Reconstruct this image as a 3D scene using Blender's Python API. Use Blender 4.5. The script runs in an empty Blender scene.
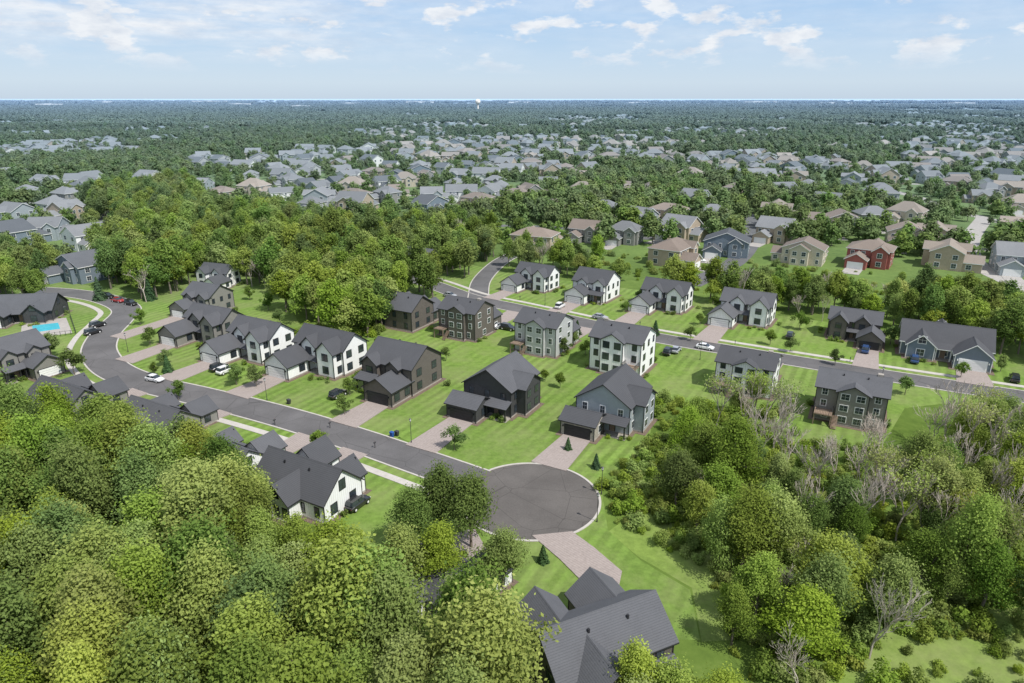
import bpy, math, random
import numpy as np
from mathutils import Vector, Matrix, noise
random.seed(11)
R = np.random.default_rng(11)
scene = bpy.context.scene
ROOT = scene.collection
H = 62.0
PITCH = math.atan(243.5/683.0)
CP, SP = math.cos(PITCH), math.sin(PITCH)

def G(px, py, z=0.0):
    """survey helper: image measurement -> real position on the level plane z (metres)"""
    dx, dy = px-512.0, 341.5-py
    d = (dx, 683*CP+dy*SP, -683*SP+dy*CP)
    t = (z-H)/d[2]
    return (d[0]*t, d[1]*t)

# ------------------------------------------------------------------ materials
def painted_haze_group():  # aerial haze painted into base colours, bluer with distance from the world origin
    g = bpy.data.node_groups.new('painted_haze', 'ShaderNodeTree')
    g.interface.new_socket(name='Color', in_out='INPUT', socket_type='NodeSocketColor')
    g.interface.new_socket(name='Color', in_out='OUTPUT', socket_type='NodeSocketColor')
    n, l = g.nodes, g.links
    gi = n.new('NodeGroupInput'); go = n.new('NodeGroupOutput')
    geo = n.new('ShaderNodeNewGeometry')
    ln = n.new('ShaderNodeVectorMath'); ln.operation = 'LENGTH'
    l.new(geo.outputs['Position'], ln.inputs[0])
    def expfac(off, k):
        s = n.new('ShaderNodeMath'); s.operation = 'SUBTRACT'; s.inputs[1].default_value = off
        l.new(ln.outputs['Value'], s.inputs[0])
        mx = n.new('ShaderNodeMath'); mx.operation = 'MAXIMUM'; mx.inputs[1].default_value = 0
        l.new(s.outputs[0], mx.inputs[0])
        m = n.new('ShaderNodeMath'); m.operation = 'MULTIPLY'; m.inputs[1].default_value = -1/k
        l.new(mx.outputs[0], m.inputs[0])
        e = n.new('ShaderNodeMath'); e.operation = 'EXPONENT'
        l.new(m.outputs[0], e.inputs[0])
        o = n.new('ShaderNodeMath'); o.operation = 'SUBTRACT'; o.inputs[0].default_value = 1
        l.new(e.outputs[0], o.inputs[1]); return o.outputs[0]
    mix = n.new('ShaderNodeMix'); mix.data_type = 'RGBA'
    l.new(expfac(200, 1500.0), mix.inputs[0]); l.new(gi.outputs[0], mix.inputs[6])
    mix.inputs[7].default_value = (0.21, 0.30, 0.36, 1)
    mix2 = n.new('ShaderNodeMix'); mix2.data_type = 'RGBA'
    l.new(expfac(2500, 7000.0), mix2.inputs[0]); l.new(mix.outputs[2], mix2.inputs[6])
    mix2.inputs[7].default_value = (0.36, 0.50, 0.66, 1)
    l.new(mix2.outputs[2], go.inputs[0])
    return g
PAINTED_HAZE = painted_haze_group()

def base_mat(name):
    m = bpy.data.materials.new(name); m.use_nodes = True
    nt = m.node_tree; nt.nodes.clear()
    return m, nt, nt.nodes.new('ShaderNodeOutputMaterial')

def ramp(nt, fac, stops):
    r = nt.nodes.new('ShaderNodeValToRGB')
    els = r.color_ramp.elements
    while len(els) < len(stops): els.new(0.5)
    for e, (p, c) in zip(els, stops):
        e.position = p; e.color = (c[0], c[1], c[2], 1)
    nt.links.new(fac, r.inputs[0]); return r.outputs[0]

def mixc(nt, fac, a, b, mode='MIX'):
    x = nt.nodes.new('ShaderNodeMix'); x.data_type = 'RGBA'; x.blend_type = mode
    for sock, v in ((0, fac), (6, a), (7, b)):
        if isinstance(v, (int, float)): x.inputs[sock].default_value = v
        elif isinstance(v, tuple): x.inputs[sock].default_value = (v[0], v[1], v[2], 1)
        else: nt.links.new(v, x.inputs[sock])
    return x.outputs[2]

def math_n(nt, op, a, b=None):
    x = nt.nodes.new('ShaderNodeMath'); x.operation = op
    for i, v in enumerate((a, b)):
        if v is None: continue
        if isinstance(v, (int, float)): x.inputs[i].default_value = v
        else: nt.links.new(v, x.inputs[i])
    return x.outputs[0]

def noise_n(nt, coord, scale, detail=4, rough=0.6):
    x = nt.nodes.new('ShaderNodeTexNoise')
    x.inputs['Scale'].default_value = scale; x.inputs['Detail'].default_value = detail
    x.inputs['Roughness'].default_value = rough
    nt.links.new(coord, x.inputs['Vector']); return x.outputs['Fac']

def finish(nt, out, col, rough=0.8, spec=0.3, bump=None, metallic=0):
    a = nt.nodes.new('ShaderNodeGroup'); a.node_tree = PAINTED_HAZE
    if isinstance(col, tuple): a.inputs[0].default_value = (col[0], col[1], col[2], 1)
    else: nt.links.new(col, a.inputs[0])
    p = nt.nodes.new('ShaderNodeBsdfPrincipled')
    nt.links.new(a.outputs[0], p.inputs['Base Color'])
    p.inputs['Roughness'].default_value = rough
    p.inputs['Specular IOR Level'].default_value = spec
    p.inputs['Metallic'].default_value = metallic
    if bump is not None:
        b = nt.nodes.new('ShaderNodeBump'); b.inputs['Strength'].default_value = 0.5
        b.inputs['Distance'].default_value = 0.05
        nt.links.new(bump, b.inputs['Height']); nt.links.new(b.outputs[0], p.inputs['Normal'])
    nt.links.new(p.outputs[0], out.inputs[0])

def obj_coord(nt):
    t = nt.nodes.new('ShaderNodeTexCoord'); return t.outputs['Object']
def pos_coord(nt):
    t = nt.nodes.new('ShaderNodeNewGeometry'); return t.outputs['Position']

def mat(name, col, rough=0.8, var=0.2, scale=1.5, spec=0.3, lines=None):
    m, nt, out = base_mat(name)
    c = obj_coord(nt)
    n1 = noise_n(nt, c, scale, 6, 0.65)
    lo = tuple(v*(1-var) for v in col); hi = tuple(min(1, v*(1+var)) for v in col)
    k = ramp(nt, n1, [(0.3, lo), (0.7, hi)])
    bump = None
    if lines:
        sep = nt.nodes.new('ShaderNodeSeparateXYZ'); nt.links.new(c, sep.inputs[0])
        if lines[0] == 'z': v = sep.outputs[2]
        else: v = math_n(nt, 'ADD', sep.outputs[0], sep.outputs[1])
        f = math_n(nt, 'FRACT', math_n(nt, 'MULTIPLY', v, 1.0/lines[1]))
        ln = math_n(nt, 'LESS_THAN', f, 0.16)
        k = mixc(nt, math_n(nt, 'MULTIPLY', ln, 0.35), k, tuple(v*0.35 for v in col))
        bump = f
    finish(nt, out, k, rough, spec, bump)
    return m

def road_mat(name, col):
    m, nt, out = base_mat(name)
    c = pos_coord(nt)
    n1 = noise_n(nt, c, 0.12, 5, 0.6); n2 = noise_n(nt, c, 4.0, 5, 0.7)
    k = ramp(nt, n1, [(0.3, tuple(v*.82 for v in col)), (0.7, tuple(v*1.2 for v in col))])
    k = mixc(nt, 1.0, k, ramp(nt, n2, [(0.3, (.85, .85, .85)), (0.7, (1.12, 1.12, 1.12))]), 'MULTIPLY')
    vo = nt.nodes.new('ShaderNodeTexVoronoi'); vo.feature = 'DISTANCE_TO_EDGE'; vo.inputs['Scale'].default_value = 0.16
    nt.links.new(c, vo.inputs['Vector'])
    cr = math_n(nt, 'LESS_THAN', vo.outputs['Distance'], 0.008)
    k = mixc(nt, math_n(nt, 'MULTIPLY', cr, 0.5), k, tuple(v*.45 for v in col))
    finish(nt, out, k, 0.9, 0.2)
    return m

def shingle(name, col, var=0.35):
    m, nt, out = base_mat(name)
    c = obj_coord(nt)
    mp = nt.nodes.new('ShaderNodeMapping'); mp.inputs['Scale'].default_value = (1.2, 1.2, 3.5)
    nt.links.new(c, mp.inputs[0])
    n1 = noise_n(nt, mp.outputs[0], 3.5, 8, 0.8)
    n2 = noise_n(nt, c, 0.35, 3, 0.5)
    k = ramp(nt, n1, [(0.3, tuple(v*(1-var) for v in col)), (0.72, tuple(v*(1+var) for v in col))])
    k = mixc(nt, n2, k, tuple(v*1.35 for v in col))
    oi = nt.nodes.new('ShaderNodeObjectInfo')
    k = mixc(nt, math_n(nt, 'MULTIPLY', oi.outputs['Random'], 0.55), k, tuple(v*0.5 for v in col))
    sep = nt.nodes.new('ShaderNodeSeparateXYZ'); nt.links.new(c, sep.inputs[0])
    f = math_n(nt, 'FRACT', math_n(nt, 'MULTIPLY', sep.outputs[2], 1/0.16))
    k = mixc(nt, math_n(nt, 'MULTIPLY', math_n(nt, 'LESS_THAN', f, 0.2), 0.3), k, (0.01, 0.01, 0.011))
    finish(nt, out, k, 0.9, 0.25, n1)
    return m

def leaf_mat(name, dark, mid, light, trans=0.4):
    m, nt, out = base_mat(name)
    at = nt.nodes.new('ShaderNodeAttribute'); at.attribute_name = 'tint'
    oi = nt.nodes.new('ShaderNodeObjectInfo')
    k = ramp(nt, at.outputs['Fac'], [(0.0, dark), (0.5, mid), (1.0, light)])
    hs = nt.nodes.new('ShaderNodeHueSaturation')
    mr = nt.nodes.new('ShaderNodeMapRange'); nt.links.new(oi.outputs['Random'], mr.inputs[0])
    mr.inputs[3].default_value = 0.482; mr.inputs[4].default_value = 0.512
    nt.links.new(mr.outputs[0], hs.inputs['Hue'])
    r2 = math_n(nt, 'FRACT', math_n(nt, 'MULTIPLY', oi.outputs['Random'], 17.31))
    mr2 = nt.nodes.new('ShaderNodeMapRange'); nt.links.new(r2, mr2.inputs[0])
    mr2.inputs[3].default_value = 0.74; mr2.inputs[4].default_value = 1.25
    nt.links.new(mr2.outputs[0], hs.inputs['Value'])
    r3 = math_n(nt, 'FRACT', math_n(nt, 'MULTIPLY', oi.outputs['Random'], 41.7))
    mr3 = nt.nodes.new('ShaderNodeMapRange'); nt.links.new(r3, mr3.inputs[0])
    mr3.inputs[3].default_value = 0.80; mr3.inputs[4].default_value = 1.02
    nt.links.new(mr3.outputs[0], hs.inputs['Saturation'])
    nt.links.new(k, hs.inputs['Color'])
    a = nt.nodes.new('ShaderNodeGroup'); a.node_tree = PAINTED_HAZE
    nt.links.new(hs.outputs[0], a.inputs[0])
    d = nt.nodes.new('ShaderNodeBsdfDiffuse'); t = nt.nodes.new('ShaderNodeBsdfTranslucent')
    nt.links.new(a.outputs[0], d.inputs[0]); nt.links.new(a.outputs[0], t.inputs[0])
    mx = nt.nodes.new('ShaderNodeMixShader'); mx.inputs[0].default_value = trans
    nt.links.new(d.outputs[0], mx.inputs[1]); nt.links.new(t.outputs[0], mx.inputs[2])
    nt.links.new(mx.outputs[0], out.inputs[0])
    return m

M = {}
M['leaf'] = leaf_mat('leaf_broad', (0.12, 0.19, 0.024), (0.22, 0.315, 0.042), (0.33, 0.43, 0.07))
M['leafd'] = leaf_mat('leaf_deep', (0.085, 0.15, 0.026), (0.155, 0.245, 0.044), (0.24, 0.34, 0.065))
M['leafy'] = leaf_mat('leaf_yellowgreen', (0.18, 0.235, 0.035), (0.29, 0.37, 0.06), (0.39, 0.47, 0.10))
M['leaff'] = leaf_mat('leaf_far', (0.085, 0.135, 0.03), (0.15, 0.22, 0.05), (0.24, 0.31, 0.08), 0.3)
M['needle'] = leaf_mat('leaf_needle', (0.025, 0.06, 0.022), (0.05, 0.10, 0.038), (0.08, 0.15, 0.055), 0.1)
M['bark'] = mat('bark', (0.18, 0.15, 0.12), 0.95, 0.3, 4)
M['dead'] = mat('dead_bark', (0.44, 0.385, 0.325), 0.95, 0.25, 3)
M['asphalt'] = road_mat('asphalt', (0.125, 0.12, 0.12))
M['asphalt_d'] = road_mat('asphalt_turnaround', (0.118, 0.108, 0.10))
M['conc'] = mat('concrete', (0.46, 0.43, 0.39), 0.9, 0.12, 0.8)
M['paver'] = mat('driveway_pavers', (0.33, 0.28, 0.255), 0.9, 0.14, 2.5, lines=('d', 0.6))
M['dconc'] = mat('driveway_concrete', (0.38, 0.35, 0.32), 0.9, 0.12, 0.8)
M['w_white'] = mat('siding_white', (0.84, 0.84, 0.82), 0.7, 0.03, 1, lines=('d', 0.45))
M['w_black'] = mat('siding_black', (0.065, 0.065, 0.067), 0.7, 0.1, 1, lines=('z', 0.2))
M['w_brown'] = mat('siding_brown', (0.145, 0.128, 0.112), 0.7, 0.1, 1, lines=('z', 0.2))
M['w_grayb'] = mat('siding_grayblue', (0.36, 0.40, 0.42), 0.7, 0.06, 1, lines=('z', 0.2))
M['w_lgray'] = mat('siding_lightgray', (0.49, 0.50, 0.49), 0.7, 0.06, 1, lines=('z', 0.2))
M['w_taupe'] = mat('siding_taupe', (0.26, 0.25, 0.23), 0.7, 0.06, 1, lines=('z', 0.2))
M['w_blue'] = mat('siding_blue', (0.18, 0.22, 0.26), 0.7, 0.06, 1, lines=('z', 0.2))
M['w_tan'] = mat('siding_tan', (0.46, 0.37, 0.27), 0.8, 0.08, 1, lines=('z', 0.2))
M['w_cream'] = mat('siding_cream', (0.60, 0.53, 0.42), 0.8, 0.06, 1, lines=('z', 0.2))
M['w_red'] = mat('siding_red', (0.34, 0.10, 0.08), 0.8, 0.1, 1, lines=('z', 0.2))
M['stone'] = mat('stone_veneer', (0.34, 0.31, 0.27), 0.9, 0.35, 4)
M['roof_c'] = shingle('shingle_charcoal', (0.098, 0.100, 0.108))
M['roof_g'] = shingle('shingle_gray', (0.20, 0.20, 0.205))
M['roof_b'] = shingle('shingle_brown', (0.23, 0.18, 0.145))
M['roof_t'] = shingle('shingle_tan', (0.31, 0.255, 0.205))
M['t_white'] = mat('trim_white', (0.80, 0.80, 0.78), 0.5, 0.03)
M['t_black'] = mat('trim_black', (0.03, 0.03, 0.033), 0.5, 0.1)
M['glass'] = mat('window_glass', (0.035, 0.045, 0.055), 0.08, 0.5, 0.6, spec=0.8)
M['wood'] = mat('cedar', (0.26, 0.19, 0.14), 0.7, 0.2, 3)
M['metal'] = mat('dark_metal', (0.04, 0.04, 0.042), 0.4, 0.1, spec=0.5)
M['tyre'] = mat('tyre', (0.02, 0.02, 0.02), 0.9, 0.1)
M['bluebin'] = mat('bin_blue', (0.02, 0.08, 0.30), 0.5, 0.05)
M['water'] = mat('pool_water', (0.08, 0.48, 0.58), 0.08, 0.15, 0.7, spec=0.6)
M['mulch'] = mat('mulch', (0.16, 0.12, 0.09), 0.95, 0.4, 5)

def paint(name, col, rough=.25, coat=.6):
    m, nt, out = base_mat(name)
    a = nt.nodes.new('ShaderNodeBsdfPrincipled'); a.inputs['Base Color'].default_value = (*col, 1)
    a.inputs['Roughness'].default_value = rough; a.inputs['Coat Weight'].default_value = coat
    nt.links.new(a.outputs[0], out.inputs[0]); return m
M['tower'] = paint('tower_paint', (.85, .82, .76), .6, 0)
M['warehouse'] = paint('warehouse_cladding', (.62, .66, .70), .7, 0)

def ground_mat():
    m, nt, out = base_mat('ground_vegetation')
    c = pos_coord(nt)
    n1 = noise_n(nt, c, 0.35, 8, 0.7); n2 = noise_n(nt, c, 0.03, 5, 0.6)
    n3 = noise_n(nt, c, 0.0016, 8, 0.65)
    a = ramp(nt, n1, [(0.3, (0.06, 0.10, 0.02)), (0.55, (0.12, 0.18, 0.035)), (0.75, (0.2, 0.25, 0.07))])
    b = ramp(nt, n2, [(0.35, (0.08, 0.13, 0.025)), (0.65, (0.17, 0.25, 0.055))])
    k = mixc(nt, 0.5, a, b)
    ln = nt.nodes.new('ShaderNodeVectorMath'); ln.operation = 'LENGTH'; nt.links.new(c, ln.inputs[0])
    mr = nt.nodes.new('ShaderNodeMapRange'); nt.links.new(ln.outputs['Value'], mr.inputs[0])
    mr.inputs[1].default_value = 1500; mr.inputs[2].default_value = 4500
    far = ramp(nt, n3, [(0.35, (0.03, 0.055, 0.025)), (0.50, (0.05, 0.085, 0.036)), (0.56, (0.24, 0.28, 0.13)), (0.66, (0.42, 0.40, 0.30))])
    k = mixc(nt, mr.outputs[0], k, far)
    finish(nt, out, k, 1.0, 0.05)
    return m
def lawn_mat(name, amp, base):
    m, nt, out = base_mat(name)
    c = pos_coord(nt)
    dt = nt.nodes.new('ShaderNodeVectorMath'); dt.operation = 'DOT_PRODUCT'
    nt.links.new(c, dt.inputs[0]); dt.inputs[1].default_value = (0.866, -0.5, 0)
    w = noise_n(nt, c, 0.08, 2)
    s = math_n(nt, 'SINE', math_n(nt, 'ADD', math_n(nt, 'MULTIPLY', dt.outputs['Value'], 2*math.pi/2.3), math_n(nt, 'MULTIPLY', w, 3.5)))
    s = math_n(nt, 'ADD', math_n(nt, 'MULTIPLY', s, .9), 0.5)
    cl = nt.nodes.new('ShaderNodeClamp'); nt.links.new(s, cl.inputs[0])
    n0 = noise_n(nt, c, 0.05, 3, 0.6)
    msk = ramp(nt, n0, [(0.4, (0.15, 0.15, 0.15)), (0.6, (1, 1, 1))])
    st = math_n(nt, 'ADD', math_n(nt, 'MULTIPLY', math_n(nt, 'SUBTRACT', cl.outputs[0], 0.5), msk), 0.5)
    lo = tuple(v*(1-amp) for v in base); hi = tuple(v*(1+amp) for v in base)
    k = mixc(nt, st, lo, hi)
    vo = nt.nodes.new('ShaderNodeTexVoronoi'); vo.inputs['Scale'].default_value = 0.045
    nt.links.new(c, vo.inputs['Vector'])
    sp = nt.nodes.new('ShaderNodeSeparateColor'); nt.links.new(vo.outputs['Color'], sp.inputs[0])
    k = mixc(nt, math_n(nt, 'MULTIPLY', sp.outputs[0], 0.35), k, (0.10, 0.16, 0.04))
    n1 = noise_n(nt, c, 0.9, 8, 0.75)
    k = mixc(nt, 1.0, k, ramp(nt, n1, [(0.25, (0.60, 0.62, 0.6)), (0.75, (1.25, 1.22, 1.2))]), 'MULTIPLY')
    n2 = noise_n(nt, c, 0.09, 6, 0.7)
    k = mixc(nt, math_n(nt, 'MULTIPLY', ramp(nt, n2, [(0.42, (0, 0, 0)), (0.7, (1, 1, 1))]), 0.55), k, (0.25, 0.26, 0.12))
    n3 = noise_n(nt, c, 0.22, 5, 0.7)
    k = mixc(nt, math_n(nt, 'MULTIPLY', ramp(nt, n3, [(0.55, (0, 0, 0)), (0.75, (1, 1, 1))]), 0.4), k, (0.085, 0.15, 0.03))
    finish(nt, out, k, 1.0, 0.05)
    return m
M['ground'] = ground_mat()
M['lawn'] = lawn_mat('mown_grass', 0.19, (0.168, 0.262, 0.055))
M['meadow'] = lawn_mat('rough_grass', 0.0, (0.20, 0.285, 0.065))

# ------------------------------------------------------------------ mesh builder
class MB:
    def __init__(s): s.v = []; s.f = []; s.m = []
    def poly(s, pts, mi=0):
        b = len(s.v); s.v += [tuple(p) for p in pts]
        s.f.append(tuple(range(b, b+len(pts)))); s.m.append(mi)
    def box(s, x0, x1, y0, y1, z0, z1, mi=0):
        b = len(s.v)
        s.v += [(x0,y0,z0),(x1,y0,z0),(x1,y1,z0),(x0,y1,z0),(x0,y0,z1),(x1,y0,z1),(x1,y1,z1),(x0,y1,z1)]
        for q in ((0,3,2,1),(4,5,6,7),(0,1,5,4),(1,2,6,5),(2,3,7,6),(3,0,4,7)):
            s.f.append(tuple(b+i for i in q)); s.m.append(mi)
    def rings(s, rings, mi=0, cap=True):
        b = len(s.v); n = len(rings[0])
        for r in rings: s.v += [tuple(p) for p in r]
        for i in range(len(rings)-1):
            for j in range(n):
                k = (j+1) % n
                s.f.append((b+i*n+j, b+i*n+k, b+(i+1)*n+k, b+(i+1)*n+j)); s.m.append(mi)
        if cap:
            s.f.append(tuple(b+j for j in reversed(range(n)))); s.m.append(mi)
            e = b+(len(rings)-1)*n
            s.f.append(tuple(e+j for j in range(n))); s.m.append(mi)
    def tube(s, pts, rad, n=6, mi=0):
        rings = []
        for i, p in enumerate(pts):
            p = Vector(p)
            a = Vector(pts[max(0, i-1)]); c = Vector(pts[min(len(pts)-1, i+1)])
            d = (c-a).normalized() if (c-a).length > 1e-6 else Vector((0, 0, 1))
            u = d.orthogonal().normalized(); w = d.cross(u)
            rings.append([p+(u*math.cos(t)+w*math.sin(t))*rad[i] for t in [2*math.pi*k/n for k in range(n)]])
        s.rings(rings, mi)
    def mesh(s, name, mats, mirror=False, scale=1.0):
        v = s.v
        if mirror: v = [(-x, y, z) for x, y, z in v]
        if scale != 1.0: v = [(x*scale, y*scale, z*scale) for x, y, z in v]
        me = bpy.data.meshes.new(name); me.from_pydata(v, [], s.f)
        for mm in mats: me.materials.append(mm)
        me.polygons.foreach_set('material_index', s.m); me.update()
        return me

def add(name, me, loc=(0, 0, 0), rz=0, parent=None, sc=1, coll=None):
    o = bpy.data.objects.new(name, me); (coll or ROOT).objects.link(o)
    o.location = loc; o.rotation_euler = (0, 0, rz)
    o.scale = (sc, sc, sc) if not isinstance(sc, tuple) else sc
    if parent: o.parent = parent
    return o

# ------------------------------------------------------------------ roads
def catmull(pts, n=8):
    P = [Vector((p[0], p[1])) for p in pts]
    P = [2*P[0]-P[1]] + P + [2*P[-1]-P[-2]]
    out = []
    for i in range(1, len(P)-2):
        for k in range(n):
            t = k/n; a, b, c, d = P[i-1], P[i], P[i+1], P[i+2]
            out.append(0.5*((2*b)+(c-a)*t+(2*a-5*b+4*c-d)*t*t+(3*b-a-3*c+d)*t**3))
    out.append(P[-2]); return out

KEEP_ROAD = []   # (x,y,r)
CUL = (3.0, 97.0, 11.2)
def ribbon(mb, line, off0, off1, z, z0=None, skip=None, mi=0):
    for i in range(len(line)-1):
        a, b = line[i], line[i+1]
        def nrm(j):
            p = line[max(0, j-1)]; q = line[min(len(line)-1, j+1)]
            d = (q-p).normalized(); return Vector((-d.y, d.x))
        n0, n1 = nrm(i), nrm(i+1)
        mid = (a+b)/2 + (n0+n1)/2*(off0+off1)/2
        if skip and skip(mid): continue
        q = [a+n0*off0, b+n1*off0, b+n1*off1, a+n0*off1]
        mb.poly([(p.x, p.y, z) for p in q], mi)
        if z0 is not None:
            mb.poly([(q[0].x, q[0].y, z0), (q[1].x, q[1].y, z0), (q[1].x, q[1].y, z), (q[0].x, q[0].y, z)], mi)
            mb.poly([(q[3].x, q[3].y, z0), (q[2].x, q[2].y, z0), (q[2].x, q[2].y, z), (q[3].x, q[3].y, z)], mi)
in_cul = lambda p: (p.x-CUL[0])**2+(p.y-CUL[1])**2 < (CUL[2]+0.2)**2

NROAD = [0]
def road(name, px, hw, sidewalk=None, z=0.02, kerb=True, mt='asphalt', far=False):
    NROAD[0] += 1; z = z+0.006*NROAD[0]
    line = catmull([G(*p) for p in px], 10)
    mb = MB(); ribbon(mb, line, -hw, hw, z)
    add(name, mb.mesh(name, [M[mt]]))
    for p in line: KEEP_ROAD.append((p.x, p.y, hw))
    if kerb:
        kb = MB()
        ribbon(kb, line, -hw-0.35, -hw, 0.12, 0, in_cul); ribbon(kb, line, hw, hw+0.35, 0.12, 0, in_cul)
        add(name+'_kerb', kb.mesh('kerb', [M['conc']]))
    if sidewalk:
        sb = MB(); ribbon(sb, line, sidewalk, sidewalk+(1.5 if sidewalk > 0 else -1.5), 0.10, 0, in_cul)
        add('sidewalk', sb.mesh('sidewalk', [M['conc']]))
    return line

main_px = [(30,290),(70,293),(105,299),(126,309),(117,322),(104,336),(99,352),(112,369),(145,383),(195,395),(245,407),(300,422),(360,441),(415,460),(455,474),(500,490)]
main = road('street', main_px, 3.9, sidewalk=-6.2)
upper_px = [(300,262),(380,270),(430,284),(470,298),(520,309),(570,320),(620,331),(680,342),(740,352),(800,362),(900,378),(1024,397),(1150,417)]
upper = road('street', upper_px, 3.7, sidewalk=6.0)
road('street', [(478,298),(482,280),(500,262),(520,252)], 3.2)
road('street', [(690,285),(735,262),(752,240),(752,222),(735,205),(690,192),(640,185)], 4, kerb=False)
road('street', [(1100,245),(1040,232),(985,218),(950,210),(920,198),(880,188)], 4, kerb=False, mt='dconc')
road('street', [(1060,300),(1010,282),(975,262),(970,240),(985,218)], 4, kerb=False, mt='dconc')
road('street', [(470,225),(560,228),(640,238),(700,236)], 3.5, kerb=False)
road('street', [(-40,262),(40,262),(90,256),(110,235),(95,215),(60,205)], 3.5, kerb=False)

mb = MB(); cx, cy, cr = CUL
mb.poly([(cx+cr*math.cos(t), cy+cr*math.sin(t), 0.034) for t in np.linspace(0, 2*math.pi, 72, endpoint=False)])
add('turnaround_road', mb.mesh('turnaround', [M['asphalt_d']]))
kb = MB()
N = 96
for i in range(N):
    t0, t1 = 2*math.pi*i/N, 2*math.pi*(i+1)/N
    mx, my = cx+cr*math.cos((t0+t1)/2), cy+cr*math.sin((t0+t1)/2)
    if min((p.x-mx)**2+(p.y-my)**2 for p in main) < 3.9**2: continue
    P0 = [(cx+r*math.cos(t), cy+r*math.sin(t)) for r in (cr, cr+0.4) for t in (t0, t1)]
    kb.poly([(*P0[0], 0.13), (*P0[1], 0.13), (*P0[3], 0.13), (*P0[2], 0.13)])
    kb.poly([(*P0[0], 0), (*P0[1], 0), (*P0[1], 0.13), (*P0[0], 0.13)])
    kb.poly([(*P0[2], 0), (*P0[3], 0), (*P0[3], 0.13), (*P0[2], 0.13)])
add('turnaround_kerb', kb.mesh('kerb', [M['conc']]))
KEEP_ROAD.append((cx, cy, cr))

mb = MB(); S = 60000
mb.poly([(-S, -3000, 0), (S, -3000, 0), (S, S, 0), (-S, S, 0)])
add('ground', mb.mesh('ground', [M['ground']]))
def flat(name, px, z, mt):
    mb = MB(); mb.poly([(*G(*p), z) for p in px]); return add(name, mb.mesh(name, [M[mt]]))
flat('lawn', [(-60,282),(60,282),(150,292),(170,280),(240,262),(280,290),(300,325),(380,335),(405,275),(440,258),(520,275),(600,285),(700,298),(800,318),(900,332),(1060,348),(1060,425),(960,402),(905,408),(880,450),(800,455),(780,420),(700,402),(655,402),(648,450),(600,480),(608,530),(640,560),(690,590),(700,640),(600,640),(480,600),(400,560),(300,520),(200,450),(100,420),(-60,420)], 0.008, 'lawn')
flat('meadow', [(790,690),(850,640),(930,615),(1100,600),(1150,720),(900,760)], 0.008, 'meadow')
flat('meadow', [(608,532),(650,500),(740,545),(735,640),(702,642),(692,588),(640,558)], 0.007, 'meadow')

# ------------------------------------------------------------------ houses
KEEP_HOUSE = []
def wbox(mb, face, plane, c, w, z0, z1, out, mi, inn=0.05):
    a, b = c-w/2, c+w/2
    if face == 'F': mb.box(a, b, plane-out, plane+inn, z0, z1, mi)
    elif face == 'B': mb.box(a, b, plane-inn, plane+out, z0, z1, mi)
    elif face == 'L': mb.box(plane-out, plane+inn, a, b, z0, z1, mi)
    else: mb.box(plane-inn, plane+out, a, b, z0, z1, mi)

def window(mb, face, plane, c, w, z0, h):
    wbox(mb, face, plane, c, w+0.22, z0-0.11, z0+h+0.11, 0.05, 0)
    wbox(mb, face, plane, c-w/4, w/2-0.05, z0+0.03, z0+h/2-0.03, 0.075, 1)
    wbox(mb, face, plane, c+w/4, w/2-0.05, z0+0.03, z0+h/2-0.03, 0.075, 1)
    wbox(mb, face, plane, c-w/4, w/2-0.05, z0+h/2+0.03, z0+h-0.03, 0.075, 1)
    wbox(mb, face, plane, c+w/4, w/2-0.05, z0+h/2+0.03, z0+h-0.03, 0.075, 1)

def roof_gable(mb, x0, x1, y0, y1, h, ax, pitch, oh=0.45, t=0.22):
    if ax == 'x':
        c = (y0+y1)/2; half = (y1-y0)/2
        e0, e1, lo, hi = y0-oh, y1+oh, x0-oh, x1+oh
        P = lambda s, u, z: (s, u, z)
    else:
        c = (x0+x1)/2; half = (x1-x0)/2
        e0, e1, lo, hi = x0-oh, x1+oh, y0-oh, y1+oh
        P = lambda s, u, z: (u, s, z)
    ze = h-oh*pitch+0.01; zr = h+half*pitch+0.01
    sec = [(e0, ze), (c, zr), (e1, ze), (e1, ze+t), (c, zr+t), (e0, ze+t)]
    A = [P(lo, u, z) for u, z in sec]; B = [P(hi, u, z) for u, z in sec]
    for i in range(6):
        j = (i+1) % 6
        mb.poly([A[i], B[i], B[j], A[j]], 0 if i in (3, 4) else 1)
    for S_ in (A, B):
        mb.poly([S_[0], S_[1], S_[4], S_[5]], 1); mb.poly([S_[1], S_[2], S_[3], S_[4]], 1)
    w = 0.16
    for sgn in (-1, 1):
        mb.poly([P(lo, c, zr+t+0.04), P(hi, c, zr+t+0.04), P(hi, c+sgn*w, zr+t+0.03-w*pitch), P(lo, c+sgn*w, zr+t+0.03-w*pitch)], 0)

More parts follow.
